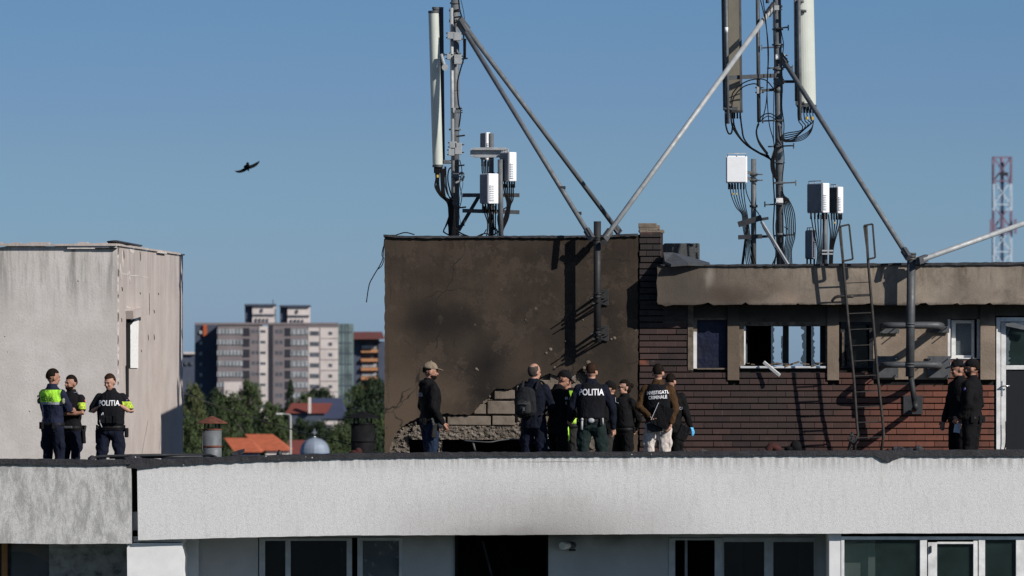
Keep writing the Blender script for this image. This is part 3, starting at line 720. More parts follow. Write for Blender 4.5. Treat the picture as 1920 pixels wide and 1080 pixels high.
# bright corner pier
pier = [(238,1018),(340,1018),(344,1032),(346,1045),(344,1070),(347,1112),(239,1112)]
MB().prism([(PX(a,100.12),PZ(b,100.12)) for a,b in pier],100.12,101.5).build('corner_pier', M['render'], mbld)
MB().prect(250,346,1006,1016,100.16,.5).build('pier_cap', M['recess'], mbld)
MB().prect(1555,1577,1001,1112,100.13,1.1).build('pier', M['render'], mbld)
# room behind (dark)
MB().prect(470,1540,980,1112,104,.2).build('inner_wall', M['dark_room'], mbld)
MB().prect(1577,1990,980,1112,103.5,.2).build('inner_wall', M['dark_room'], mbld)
def window(parent, frames, panes, Y, dep, fm, pm, name='window', pd=.02, extra=None):
    f = MB()
    for (a,b,t,u) in frames: f.prect(a,b,t,u,Y,dep)
    w = f.build(name, fm, parent, bevel=.004)
    for (a,b,t,u) in panes: MB().prect(a,b,t,u,Y+dep*.6,pd).build('pane', pm, w)
    return w
w = window(mbld, [(486,497,1009,1112),(497,650,1009,1014),(535,545,1014,1112),(650,660,1009,1112)], [(497,535,1014,1112),(545,650,1014,1112)], YW-.02, .08, M['upvc_s'], M['glass_dark'])
c_ = MB(); pts = []
for i in range(30):
    t = i/29
    c_.v += [P(636+8*t+2*math.sin(i*1.1),1012+110*t,YW+.3), P(652,1012+110*t,YW+.3)]
for i in range(29): c_.f.append([2*i,2*i+1,2*i+3,2*i+2]); c_.m.append(0); c_.sm.append(False)
c_.build('lace_curtain', M['lace'], w)
w = window(mbld, [(670,680,1008,1112),(680,748,1008,1014),(748,754,1008,1112)], [(680,748,1014,1112)], YW-.03, .08, M['upvc_s'], M['glass_clear'])
MB().prect(681,747,1015,1112,YW+.12,.02).build('lace_curtain', M['lace'], w)
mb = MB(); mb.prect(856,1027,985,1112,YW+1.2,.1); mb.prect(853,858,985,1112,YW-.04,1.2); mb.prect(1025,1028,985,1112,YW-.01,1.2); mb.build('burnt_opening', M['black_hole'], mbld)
MB().beam(P(905,1015,YW+.5),P(925,1090,YW+.5),.03,.03).build('hanging_wire', M['steel_d'], mbld)
w = window(mbld, [(1254,1266,1009,1112),(1266,1340,1009,1013),(1340,1356,1009,1112)], [], YW-.02, .08, M['upvc_s'], M['glass_dark'], 'balcony_door')
MB().prect(1284,1289,1013,1112,YW+.5,.4).build('door_leaf', M['upvc_s'], w)
w = window(mbld, [(1356,1527,1008,1016),(1356,1357.5,1016,1112),(1433,1450,1016,1112),(1526,1528,1016,1112)], [(1357.5,1433,1016,1112),(1450,1526,1016,1112)], YW-.04, .09, M['upvc_s'], M['glass_dark'])
mb=MB()
for k in range(22):
    a=1359+k*1.5; mb.prect(a,a+1.1,1014,1112,YW+.22+.02*(k%2),.01)
mb.build('curtain', M['net'], w)
mb=MB()
for k in range(18):
    a=1498+k*1.5; mb.prect(a,a+1.1,1014,1112,YW+.22+.02*(k%2),.01)
mb.build('curtain', M['net'], w)
YG = 100.12
w = window(mbld, [(1577,1920+80,1006,1012),(1577,1583,1012,1112),(1725,1738,1012,1112),(1740,1757,1017,1112),(1757,1825,1016,1020),(1825,1833,1014,1112),(1835,1847,1012,1112),(1905,1922,1012,1112)],
           [(1583,1725,1012,1112),(1757,1825,1020,1112),(1847,1905,1012,1112),(1922,2000,1012,1112)], YG, .09, M['upvc'], M['glass_green'], 'glazed_loggia')
MB().prect(1583,1630,1008,1112,YG+.4,.03).build('blind', M['green_panel'], w); MB().prect(1628,1641,1008,1112,YG+.3,.1).build('post', M['green_panel'], w)
MB().box(P(1745,1030,YG-.02),(.03,.03,.1)).build('handle', M['steel_d'], w, bevel=.006)
# left building lower storey
YL = 101.6
MB().prect(92,239,1000,1112,YL,.3).build('recessed_wall', M['mould'], nbld)
MB().rect(-14,PX(238,101),100.3,104,ZZ(20.8),ZZ(21.2)).build('balcony_soffit', M['recess'], nbld)
w = window(nbld, [(-30,4,1016,1112),(4,13,1016,1112),(13,20,1016,1112),(13,92,1010,1020)], [(20,92,1020,1112)], YL, .1, M['char_wood'], M['glass_clear'])
MB().prect(3,14,1018,1112,YL-.02,.05).build('wooden_post', M['orange_curtain'], w)
MB().prism([(PX(a,YL+.3),PZ(b,YL+.3)) for a,b in ((14,1018),(92,1018),(92,1056),(80,1048),(60,1038),(40,1034),(14,1034))], YL+.3, YL+.33).build('curtain', M['orange_curtain'], w)
MB().prect(-30,100,1000,1112,YL+1.2,.1).build('inner_wall', M['dark_room'], nbld)
# sensor lamp on recessed wall
sl = thing('wall_lamp', P(1075,1023,YW), 'small white tubular wall lamp beside the black burnt opening', 'lamp')
MB().tube([P(1076,1023,YW),P(1076,1023,YW-.1)], .085, 16).build('mount', M['recess'], sl); MB().box(P(1073,1031,YW-.06),(.1,.12,.03)).build('bracket', M['steel_d'], sl)
MB().tube([P(1076,1022,YW-.06),P(1066,1022.5,YW-.25)], .052, 14).build('body', M['steel_m'], sl); MB().tube([P(1068,1022.4,YW-.2),P(1054,1023.4,YW-.42)], [.05,.055], 14).build('lamp_shade', M['lamp_white'], sl)

# ================================================================ left concrete housing
lh = thing('concrete_rooftop_block', Vector((-8.5,104.5,ROOF)), 'grey concrete rooftop block behind the three officers', 'building')
A = Vector((PX(219,104.5),104.5)); B = Vector((PX(343,113.4),113.4)); d = (B-A).normalized(); nl = Vector((-d.y,d.x)); nl = nl if nl.x<0 else -nl
C_ = A+nl*6.5; D_ = B+nl*6.5
zt = PZ(461,104.5)
def skinwall(a, b, z0, z1, nseg, amp, seed, thick=.0):
    """wall sheet with slightly ragged top"""
    rnd = random.Random(seed); vs=[]; 
    for i in range(nseg+1):
        t=i/nseg; p=a+(b-a)*t; zz=z1+ (mnoise.noise(Vector((i*.45,seed,0)))*amp+rnd.uniform(-amp,amp)*.4 if 0<i<nseg else 0)
        vs += [Vector((p.x,p.y,z0)),Vector((p.x,p.y,zz))]
    return vs,[(2*i,2*i+2,2*i+3,2*i+1) for i in range(nseg)]
mb = MB(); vs,fs = skinwall(C_,A,ROOF-.3,zt,60,.035,1); mb.add(vs,fs); mb.build('front_wall', M['conc_front'], lh)
mb = MB(); vs,fs = skinwall(A,B,ROOF-.3,zt,50,.03,2); mb.add(vs,fs); vs,fs = skinwall(B,D_,ROOF-.3,zt,4,0,3); mb.add(vs,fs); vs,fs = skinwall(D_,C_,ROOF-.3,zt,4,0,3); mb.add(vs,fs)
mb.add([(A.x,A.y,zt-.05),(B.x,B.y,zt-.05),(D_.x,D_.y,zt-.05),(C_.x,C_.y,zt-.05)],[(0,1,2,3)]); mb.build('side_wall', M['conc_side'], lh)
def edge(a, b, z, w, h, mat, name, n=40, seed=1, gap=None):
    rnd = random.Random(seed); m_ = MB(); dd=(b-a); nn=Vector((-dd.y,dd.x)).normalized()
    for i in range(n):
        if gap and gap(i/n): continue
        p=a+dd*(i/n); q=a+dd*((i+1)/n); hh=h*rnd.uniform(.6,1.3)
        m_.beam(Vector((p.x,p.y,z+hh/2)),Vector((q.x,q.y,z+hh/2)),w,hh)
    return m_.build(name, mat, lh)
edge(C_,A,zt+.0,.16,.045,M['conc_side'],'coping',44,3); edge(C_,A,zt-.045,.10,.04,M['scar'],'plaster_flake',60,5,lambda t: not(.88<t<.97)); edge(C_,A,zt-.045,.11,.02,M['black_hole'],'felt_gap',20,4, lambda t: not (.66<t<.70 or .93<t<.97))
edge(A,B,zt+.0,.06,.03,M['conc_side'],'coping',30,6); edge(A,B,zt-.02,.09,.03,M['scar'],'plaster_flake',40,7,lambda t: not(.55<t<.7))
def FS(px, py, off=0.0):
    """point on the receding right face"""
    k=(px-960)/F; t=(A.x-k*A.y)/(k*d.y-d.x); p=A+d*t; q=p-nl*off
    return Vector((q.x,q.y,CZ+(HZ-py)*p.y/F))
nrm = Vector((-nl.x,-nl.y,0))
def facequad(mbx, pts, th):
    a=[FS(x,y,.0) for x,y in pts]; b=[p+nrm*th for p in a]; n=len(a)
    mbx.add(a+b,[tuple(range(n)),tuple(range(2*n-1,n-1,-1))]+[(i,(i+1)%n,(i+1)%n+n,i+n) for i in range(n)])
mb=MB(); facequad(mb,[(244,598),(257,594),(258,600),(257,650),(257,690),(243,690),(243,640)],.02); mb.build('white_infill', M['poly'], lh)
mb=MB(); facequad(mb,[(235,583),(262,577),(263,590),(236,598)],.12); mb.build('broken_lintel', M['conc_side'], lh)
mb=MB(); facequad(mb,[(236,600),(243,598),(243.5,690),(236.5,690)],.012); facequad(mb,[(235,686),(240,684),(240,745),(236,744)],.014); mb.build('dark_recess', M['black_hole'], lh)
mb=MB(); facequad(mb,[(236,606),(245,600),(252,597),(243,608),(236,613)],.03); mb.build('lintel_crack', M['black_hole'], lh)
for (x,y,w_,h_) in ((229,542,2,6),(263,550,1.6,3),(297,551,1.4,3),(263,480,1.4,14),(280,570,.8,30),(289,584,1.6,5),(289,632,1.4,8),(278,633,1,8),(228,600,1.4,6),(232,478,1.6,12),(265,658,1,3)):
    mb=MB(); facequad(mb,[(x-w_*.7,y-h_*.7),(x+w_*.2,y-h_*.4),(x+w_*.7,y+h_*.35),(x-w_*.15,y+h_*.7)],.006); mb.build('chip', M['rubble'], lh)
rnd=random.Random(44)
for k in range(26):
    y=470+k*14+rnd.uniform(-5,5); mb=MB(); w_=rnd.uniform(.2,1.6); h_=rnd.uniform(3,10); facequad(mb,[(220.5,y-h_),(221.5+w_,y-h_*.5),(221.2+w_*.6,y+h_*.6),(220.5,y+h_)],.008); mb.build('edge_flake', M['scar'] if k%3 else M['rubble'], lh)
for (x,y,w_,h_) in ((234,514,14,1.2),(252,517,12,1.3),(272,520,8,1),(243,520,1.2,12),(247,470,5,6),(226,510,1.6,16),(230,488,1.2,18),(240,576,6,1.6),(262,580,2,5)):
    mb=MB(); facequad(mb,[(x-w_,y-h_*.7),(x-w_*.2,y-h_),(x+w_,y+h_*.2),(x+w_*.3,y+h_),(x-w_*.6,y+h_*.3)],.004); mb.build('plaster_scar', M['scar'], lh)
# flat sheet lying on that block
mb=MB(); pp=[P(200,452,106),P(212,450.5,106),P(262,460,107.5),P(258,464,107.5),P(203,461,106)]
mb.add(pp+[p+Vector((0,.9,.02)) for p in pp],[(4,3,2,1,0),(5,6,7,8,9)]+[(i,(i+1)%5,(i+1)%5+5,i+5) for i in range(5)])
tag(mb.build('roof_sheet', M['steel_m']), 'bent grey metal sheet lying on top of the left concrete block','metal sheet')
# low pipe rail on roof beside the officers
rl = thing('roof_pipe', P(280,856,101.2), 'low black pipe lying along the roof edge right of the third officer', 'pipe')
MB().tube(spline([P(165,861,101.2),P(182,857,101.2),P(200,855.5,101.2),P(260,854,101.2),P(330,853,101.3),P(384,853,101.3),P(405,857,101.2)],5),.022,8).build('pipe', M['steel_d'], rl)
MB().tube([P(205,858,101.3),P(380,856,101.3)],.02,8).build('pipe', M['steel_d'], rl)
mb=MB()
for (a,b,w_) in ((248,860,.10),(258,863,.07),(240,862,.07),(172,862,.06)): mb.ell(P(a,b,100.3),(w_,.1,.06),8,6,rot=Euler((.4,.3,0)).to_matrix())
mb.sm=[False]*len(mb.sm); tag(mb.build('felt_scraps', M['felt_edge']), 'torn felt scraps over the joint between the two parapets', 'felt scrap')
mb=MB(); mb.add([P(432,853,101),P(446,848,101.2),P(459,845,101.3),P(458,849,101),P(450,852,100.9),P(456,856,100.9),P(436,857,100.9)],[(0,1,5,6),(1,2,3,4),(1,4,5)]); so=mb.modifiers if False else None
o=mb.build('felt_flap', M['felt_edge']); o.modifiers.new('thick','SOLIDIFY').thickness=.03; tag(o,'curled black felt flap on the parapet right of the rusty vent','felt scrap')
# roof vents
def vent(px, cap, Y, r, zt_py, capm, bodym, capw, label, base=False):
    t = thing('roof_vent', Vector((PX(px,Y),Y,ROOF)), label, 'roof vent', 'round vents on the roof'); X=PX(px,Y); z1=PZ(zt_py,Y)
    MB().tube([(X,Y,ROOF),(X,Y,z1)],r,24).build('pipe', bodym, t)
    m_=MB(); m_.tube([(X,Y,z1-.28),(X,Y,z1-.25)],r*1.05,24); m_.tube([(X,Y,z1-.02),(X,Y,z1)],r*1.04,24); m_.build('band', M['rust'] if bodym!=M['soot_black'] else bodym, t)
    zc0=PZ(cap[1],Y); zc1=PZ(cap[0],Y); m_=MB(); n_=14
    m_.tube([(X,Y,zc0),(X,Y,zc0+.01),(X,Y,zc1)],[capw,capw,.015],n_,smooth=False); m_.build('cap', capm, t)
    for k in range(4):
        a=k*math.pi/2+.5; MB().beam((X+r*.9*math.cos(a),Y+r*.9*math.sin(a),z1-.1),(X+r*.8*math.cos(a),Y+r*.8*math.sin(a),zc0+.03),.025,.01).build('strut', M['steel_d'], t)
vent(397.5,(780,794),102.5,.145,804,M['rust'],M['galv'],.24,'grey round vent with rusty conical cap')
vent(680,(771,784),102.6,.175,794,M['soot_black'],M['soot_black'],.28,'black round vent with wide black cap near the burnt wall')
MB().tube([P(380,812,102.4),P(379,845,102.4),P(384,850,102.4)],.012,6).build('vent_rod', M['steel_d'])
tag(bpy.data.objects['vent_rod'],'thin rod standing left of the rusty capped vent','rod')
mb=MB(); mb.ell(P(665,850,102.2),(.09,.08,.05),10,8); mb.ell(P(672,848,102.2),(.06,.06,.07),10,8); tag(mb.build('rubble', M['dark_red']),'small dark red rubble heap at the foot of the black vent','rubble')
mb=MB(); mb.tube([P(523,856,101),P(524,848,101),P(523,843,101)],[.05,.035,.008],8); tag(mb.build('roof_outlet', M['char_steel']),'small pointed black outlet on the roof left of the dome','outlet')
# wire from left block to the burnt wall
mb=MB(); mb.tube(spline([P(343,735,108),P(420,765,106),P(540,803,104),P(640,829,103),P(722,852,102.8)],8),.008,5); tag(mb.build('overhead_wire', M['steel_d']),'thin wire sagging from the concrete block toward the burnt wall','wire')

# ================================================================ burnt block (centre)
bb = thing('burnt_rooftop_block', Vector((0,107,ROOF)), 'smoke blackened rooftop block with plaster torn away near its foot', 'building')
YB=107.0
# plaster sheet with torn lower edge
rnd=random.Random(5)
tp=wob([(721,443),(800,444),(960,444),(1100,444),(1196,440)],14,.6,9)
rg=wob([(1196,440),(1197,560),(1197,700),(1196,860)],6,.0,1)
rg=[(a+rnd.uniform(-1.6,.8),b) for a,b in [(1196.5,440+k*6) for k in range(71)]]
lw=[(1170,862),(1160,820),(1150,790),(1140,760),(1127,735),(1112,715),(1098,700),(1090,690),(1080,700),(1072,708),(1060,712),(1045,706),(1030,700),(1015,706),(1000,714),(985,716),(968,722),(960,729),(948,730),(930,729),(924,733),(915,745),(903,756),(890,771),(880,778),(868,777),(852,778),(838,774),(822,778),(800,780),(785,783),(770,790),(758,797),(748,806),(738,818),(733,835),(728,850),(724,862),(721,862)]
lw2=[]
for i in range(len(lw)-1):
    (a,b),(c,d2)=lw[i],lw[i+1]
    for j in range(4):
        t=j/4; lw2.append((a+(c-a)*t+rnd.uniform(-.8,.8), b+(d2-b)*t+rnd.uniform(-.9,.9)))
lf=[(721+rnd.uniform(-.7,.9),862-k*8) for k in range(52)]
poly=[(PX(a,YB),PZ(b,YB)) for a,b in tp[:-1]+rg+lw2+lf]
MB().prism(poly,YB,YB+.045).build('burnt_plaster', M['burnt'], bb)
# exposed masonry courses
blocks=[(838,921,779,798),(922,966,779,798),(888,912,757,777),(913,966,751,777),(926,966,731,749),(968,1010,722,745),(1012,1050,712,745),(968,1000,747,778),(1003,1050,748,778),(1000,1060,780,799),(800,836,781,798),(1052,1100,720,745),(1053,1110,747,778),(1062,1120,780,799),(1030,1080,700,718)]
bm_=MB()
for (a,b,t,u) in blocks:
    c0=P((a+b)/2,(t+u)/2,YB+.09); w_=(b-a-2)*YB/F; h_=(u-t-1.6)*YB/F
    bm_.box(c0,(w_,.09,h_),rot=Euler((rnd.uniform(-.03,.03),rnd.uniform(-.02,.02),0)).to_matrix())
bm_.build('exposed_block', M['block'], bb, bevel=.012)
# mortar/rubble bed
def roughsheet(poly, Y, th, cell, amp, seed):
    """ragged front sheet made from a noisy grid clipped to a polygon"""
    import bisect
    xs=[p[0] for p in poly]; ys_=[p[1] for p in poly]; x0,x1=min(xs),max(xs); y0,y1=min(ys_),max(ys_)
    def inside(x,y):
        r=False; n=len(poly); j=n-1
        for i in range(n):
            if (poly[i][1]>y)!=(poly[j][1]>y) and x<(poly[j][0]-poly[i][0])*(y-poly[i][1])/(poly[j][1]-poly[i][1])+poly[i][0]: r=not r
            j=i
        return r
    m_=MB(); nx_=int((x1-x0)/cell)+1; ny_=int((y1-y0)/cell)+1; idx={}
    def vid(i,j):
        if (i,j) not in idx:
            x=x0+i*cell+mnoise.noise(Vector((i*.9,j*.7,seed)))*cell*.5; y=y0+j*cell+mnoise.noise(Vector((i*.8,j*.9,seed+7)))*cell*.5
            dd=mnoise.fractal(Vector((i*.22,j*.3,seed)),.8,2.0,4)*amp
            p=P(x,y,Y); p.y+=dd; idx[(i,j)]=len(m_.v); m_.v.append(p)
        return idx[(i,j)]
    for i in range(nx_):
        for j in range(ny_):
            if inside(x0+(i+.5)*cell, y0+(j+.5)*cell):
                m_.f.append([vid(i,j+1),vid(i+1,j+1),vid(i+1,j),vid(i,j)]); m_.m.append(0); m_.sm.append(False)
    return m_
roughsheet([(722,862),(728,835),(745,805),(775,782),(835,770),(885,772),(925,728),(1000,705),(1090,685),(1130,735),(1165,862),(1110,862),(1075,822),(766,822),(768,850),(764,862)],YB+.125,.1,1.7,.07,3).build('broken_masonry', M['rubble'], bb)
roughsheet([(790,797),(960,800),(1080,800),(1085,823),(775,824),(765,815)],YB+.02,.1,1.6,.03,9).build('lintel', M['rubble'], bb)
MB().prect(774,1090,800,823,YB+.06,.25).build('lintel_core', M['block'], bb)
# opening: reveal and dark interior
mb=MB(); mb.prect(766,1100,824,870,YB+1.5,.1); mb.build('dark_opening', M['black_hole'], bb)
roughsheet([(822,823),(829,823),(830,862),(822,862)],YB+.05,.1,1.4,.04,4).build('opening_post', M['rubble'], bb)
mb=MB(); mb.tube(spline([P(870,826,YB-.03),P(915,829,YB-.08),P(935,826,YB-.02),P(960,823,YB)],6),.011,6); mb.tube(spline([P(886,826,YB+.1),P(892,850,YB+.1)],2),.02,6)
for (a,b,c1,d1) in ((955,823,1038,824),(990,830,1037,831),(1018,829,1026,831)): mb.tube([P(a,b,106.2),P(c1,d1,106.2)],.012,6)
tag(mb.build('loose_wiring', M['steel_m']),'loose wiring hanging across the dark hole at the foot of the burnt wall','wiring')
mb=MB(); mb.tube(spline([P(1024,818,106),P(1027,822,106),P(1026,835,106),P(1029,842,106)],5),.016,6); mb.tube([P(1010,824,106),P(1030,824,106)],.013,6); mb.tube([P(1008,831,106),P(1030,831,106)],.013,6)
tag(mb.build('bent_rail', M['lamp_white']),'bent white metal rail between the officers legs','rail')
# solid mass, side, roof (room volume, open at the front hole)
mb=MB()
x0,x1=PX(722,YB),PX(1196,YB); zt=PZ(445,YB)
mb.rect(x0,x1,YB+.25,YB+4.6,PZ(800,YB),zt-.01); mb.rect(x0,x0+.35,YB+.12,YB+4.6,ROOF-.3,PZ(800,YB)); mb.rect(x1-1.0,x1,YB+.12,YB+4.6,ROOF-.3,PZ(800,YB))
mb.rect(x0,x1,YB+.12,YB+.25,PZ(778,YB),zt-.01); mb.build('masonry_core', M['rubble'], bb)
poly=[(PX(a,YB),PZ(b,YB)) for a,b in wob([(719,440),(740,440),(746,442),(900,442.5),(1060,441.5),(1110,441),(1196,438)],8,.5,21)+wob([(1196,443),(1060,446),(900,445.5),(800,446.5),(742,446),(719,444)],6,.9,22)]
MB().prism(poly,YB-.05,YB+4.7).build('roof_felt', M['bitumen'], bb)
for (x,y,s_) in ((893,692,2.6),(896,694,1.4),(1146,636,2.2),(1152,634,3),(1032,655,3),(1024,662,2.2),(1040,690,3),(1060,640,1.6),(1078,548,1),(985,600,1),(1093,600,1.4),(1103,680,4),(1095,690,3)):
    MB().ell(P(x,y,YB-.002),(s_*.010,.012,s_*.009),8,6,rot=Euler((0,random.random(),0)).to_matrix()).build('bullet_mark' if False else 'impact_mark', M['block'], bb)
mb=MB(); mb.tube(spline([P(742,441,YB),P(760,436,YB-.02),P(777,440,YB)],6),.01,6); mb.tube(spline([P(721,448,YB-.05),P(719,470,YB-.08),P(716,490,YB-.1),P(700,518,YB-.1),P(692,535,YB-.1),P(687,567,YB-.1)],5),.008,6)
mb.tube(spline([P(719,462,YB-.05),P(716,478,YB-.08),P(720,485,YB-.1),P(716,498,YB-.1),P(708,505,YB-.1)],5),.007,6)
tag(mb.build('dangling_cable', M['cable']),'frayed cable dangling off the top left corner of the burnt block','cable')

# ================================================================ brick penthouse (right)
bp_ = thing('brick_rooftop_house', Vector((5,107,ROOF)), 'brick rooftop house with overhanging slab, broken windows and a white door', 'building')
YR=107.0
holes=[(1298,1364,596,692),(1386,1552,603,690),(1576,1637,603,690),(1777,1838,598,673),(1866,2000,592,870)]
FILL=[]
def bricks(x0,x1,yt,yb,Yf,seed,skip=(),bw=34.5,pitch=11.72,dep=.07):
    rnd=random.Random(seed); m_=MB(); att=[]; row=0; y=yt
    while y<yb-3:
        h=pitch-2.2; off=(row%2)*bw*.5+rnd.uniform(-2,2); x=x0-off
        while x<x1:
            a=max(x,x0); b=min(x+bw-.8,x1)
            if b-a>2.5:
                segs=[(a,b)]
                for (ha,hb,ht,hu) in skip:
                    if y+h>ht and y<hu:
                        ns=[]
                        for (p,q) in segs:
                            if q<=ha or p>=hb: ns.append((p,q))
                            else:
                                if p<ha-1: ns.append((p,ha))
                                if q>hb+1: ns.append((hb,q))
                        segs=ns
                for (p,q) in segs:
                    FILL.append((p,q+.85,y+.15,min(y+h,yb)-.15,Yf+.008,dep-.012))
                    j=rnd.uniform(-.006,.006); nb_=len(m_.f)
                    m_.prect(p,q,y,min(y+h,yb),Yf+j,dep); att+= [rnd.random()]*(len(m_.f)-nb_)
            x+=bw
        y+=pitch; row+=1
    return m_,att
def build_bricks(m_,att,name,parent):
    pm=MB()
    for (p,q,t_,u_,Y_,d_) in FILL: pm.prect(p,q,t_,u_,Y_,d_)
    FILL.clear(); pm.build('pointing',M['pointing'],parent)
    o=m_.build(name,M['brick'],parent,bevel=.0035); at=o.data.attributes.new('rnd','FLOAT','FACE'); at.data.foreach_set('value',att); return o
skip=[(1300,1862,560,692.5),(1364,1386,560,714),(1551,1573,560,714),(1637,1777,560,712.5),(1775,1840,560,673),(1838,1866,560,712)]
skip=[(1298,1364,560,692.5),(1364,1386,560,714),(1386,1552,560,690.5),(1551,1573,560,714),(1573,1637,560,690.5),(1637,1777,560,712.5),(1777,1838,560,673.5),(1838,1870,560,712.5)]
m_,att=bricks(1199,1863,570,846,YR,3,skip); build_bricks(m_,att,'brick_facing',bp_)
m_,att=bricks(1199,1239,435,570,YR-.01,8,bw=24,dep=.3); build_bricks(m_,att,'chimney_brick',bp_)
MB().prect(1190,1203,440,862,YR+.07,.5).build('dark_seam', M['mortar'], bp_)
mb=MB(); mb.prect(1200,1238.4,436,575,YR+.035,.3); mb.build('chimney_core', M['mortar'], bp_)
mb=MB(); mb.prect(1238.5,1243,432,500,YR+.03,.45); mb.build('chimney_side', M['brick'], bp_)
mb=MB(); rnd=random.Random(3)
for (a,b,t,u) in ((1201,1228,420.5,427),(1201,1214,427.5,434),(1215,1231,428,434),(1226,1236,424,431),(1203,1240,432,436)):
    mb.box(P((a+b)/2,(t+u)/2,YR+.15),((b-a)*.0107,.3,(u-t)*.0107),rot=Euler((rnd.uniform(-.1,.1),rnd.uniform(-.08,.08),rnd.uniform(-.1,.1))).to_matrix())
mb.build('broken_chimney_top', M['tile'] if False else M['block'], bp_, bevel=.01)
# wall core with openings (mortar coloured behind bricks, plaster where rendered)
def wallrects(m_, x0,x1,y0,y1,hs,Y,dep):
    xs=sorted(set([x0,x1]+[h[0] for h in hs]+[h[1] for h in hs]))
    for a,b in zip(xs,xs[1:]):
        cuts=sorted([(h[2],h[3]) for h in hs if h[0]<b and h[1]>a]); y=y0
        for (t,u) in cuts:
            if t>y: m_.prect(a,b,y,t,Y,dep)
            y=max(y,u)
        if y<y1: m_.prect(a,b,y,y1,Y,dep)
mb=MB(); wallrects(mb,1199,1990,500,872,holes,YR+.062,.20); mb.build('wall', M['mortar'], bp_)
# plaster zones proud of the core
mb=MB()
for (a,b,t,u) in ((1243,1298,571,614),(1298,1364,571,596.5),(1386,1552,571,603.5),(1573,1637,571,603.5),(1637,1777,571,711.5),(1777,1838,571,598.5),(1866,2000,571,592)):
    mb.prect(a,b,t,u,YR+.012,.056)
mb.build('wall_plaster', M['tan'], bp_)
for (a,b,u) in ((1364,1386,713),(1551,1573,713),(1838,1866,712)): MB().prect(a,b,571,u,YR-.035,.09).build('pilaster', M['tan'], bp_, bevel=.006)
mb=MB(); mb.prect(1290,1300,560,694,YR-.015,.05); mb.build('window_trim', M['upvc_burnt'], bp_)
# slab
tp=[(1232,499),(1245,498),(1500,497.5),(1930,494),(2020,493)]; bt=[(2020,571),(1900,571),(1862,571),(1856,567),(1848,570),(1800,571),(1795,568.5),(1786,571),(1742,572),(1736,568),(1726,569),(1720,572),(1640,572),(1632,568.5),(1618,571),(1500,571),(1496,569),(1492,571.5),(1404,571),(1398,566.5),(1391,571),(1338,572),(1328,567),(1318,570),(1300,572),(1262,572),(1248,574),(1240,571),(1234,570),(1232,566),(1233,552),(1231,530),(1233,515)]
YS=106.58
poly=[(PX(a,YS),PZ(b,YS)) for a,b in wob(tp,8,.5,31)+wob(bt,9,.45,32)]
MB().prism(poly,YS,YS+.55).build('slab_fascia', M['slab'], bp_)
MB().rect(PX(1236,YS),PX(2020,YS),YS+.55,YS+5.2,PZ(568,YS),PZ(502,YS)).build('slab', M['slab'], bp_)
poly=[(PX(a,YS),PZ(b,YS)) for a,b in wob([(1236,496),(1500,495),(1930,491),(2020,490)],9,.6,33)+wob([(2020,495),(1920,496),(1700,498),(1500,499),(1300,499),(1245,499)],6,.9,34)]
MB().prism(poly,YS-.04,YS+5.2).build('roof_felt', M['bitumen'], bp_)
# felt flap near the chimney
mb=MB(); mb.add([P(1243,478,106.9),P(1262,478,107),P(1285,484,107.2),P(1330,497,107.2),P(1330,499,106.6),P(1290,498,106.4),P(1258,500,106.4),P(1246,495,106.6)],[(0,1,2,3,4,5,6,7)])
o=mb.build('torn_felt', M['steel_m']); o.modifiers.new('thick','SOLIDIFY').thickness=.04; tag(o,'torn ridged felt sheet beside the broken brick chimney','roofing felt')
o=MB().prect(1245,1312,456,500,110.2,.9).build('felt_covered_box', M['granule'], bevel=.02); tag(o,'square box covered in granulated grey felt behind the slab','roof box')
# interior: dark back wall with openings to the sky
YK=111.2
bh=[(1400,1443,612,690),(1446,1468,612,688),(1479,1512,612,688),(1521,1541,612,688),(1543,1550,612,688)]
bh=bh[1:4]
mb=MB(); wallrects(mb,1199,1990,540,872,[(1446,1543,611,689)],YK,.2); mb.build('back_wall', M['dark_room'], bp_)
mb=MB(); x0=PX(1240,YR); 
for (a,b) in ((1198,1204),(1372,1380),(1560,1566),(1985,1990)): mb.rect(PX(a,YR),PX(b,YR),YR+.27,YK,ROOF,PZ(568,YR)); mb.build('partition', M['dark_room'], bp_); mb=MB()
MB().rect(PX(1200,YR),PX(1990,YR),YR+.3,YK,PZ(563,YR)-.02,PZ(560,YR)).build('ceiling', M['dark_room'], bp_) if False else None
fw=MB(); fw.prect(1468,1479,609,690,YK-.05,.1); o1=fw.build('rear_window', M['upvc'], bp_)
fw=MB(); fw.prect(1512,1521,609,690,YK-.06,.1); fw.prect(1541,1547,609,690,YK-.06,.1); fw.prect(1442,1446,609,690,YK-.06,.1); fw.prect(1442,1547,608,612,YK-.06,.1); fw.prect(1442,1547,688,691,YK-.06,.1); fw.build('burnt_frame', M['char_wood'], o1)
def shards(side_x, x_in, t, u, Y, seed, mat, parent):
    rnd=random.Random(seed); m_=MB(); n_=int((u-t)/4); pts=[(side_x,t)]
    for i in range(n_+1): pts.append((side_x+(x_in-side_x)*rnd.uniform(.35,1.0), t+(u-t)*i/n_))
    pts.append((side_x,u)); m_.prism([(PX(a,Y),PZ(b,Y)) for a,b in pts],Y,Y+.006); return m_.build('broken_pane', mat, parent)
shards(1446,1453,612,688,YK+.02,1,M['glass_shard'],o1); shards(1512,1501,612,688,YK+.02,2,M['glass_shard'],o1); shards(1521,1529,612,688,YK+.02,3,M['glass_shard'],o1); shards(1468,1464,630,680,YK+.02,5,M['glass_shard'],o1)
# window A: navy sheet
w=window(bp_,[(1300,1307,600,692),(1300,1364,596,600),(1307,1364,690,693)],[],YR+.01,.09,M['upvc_burnt'],M['glass_dark'])
MB().prect(1307,1364,600,690,YR+.09,.02).build('plastic_sheet', M['navy_sheet'], w)
MB().prect(1300.2,1306.5,622,691,YR-.004,.02).build('jamb', M['upvc'], w)  # white strip paints the sunlit part below the slab's shadow
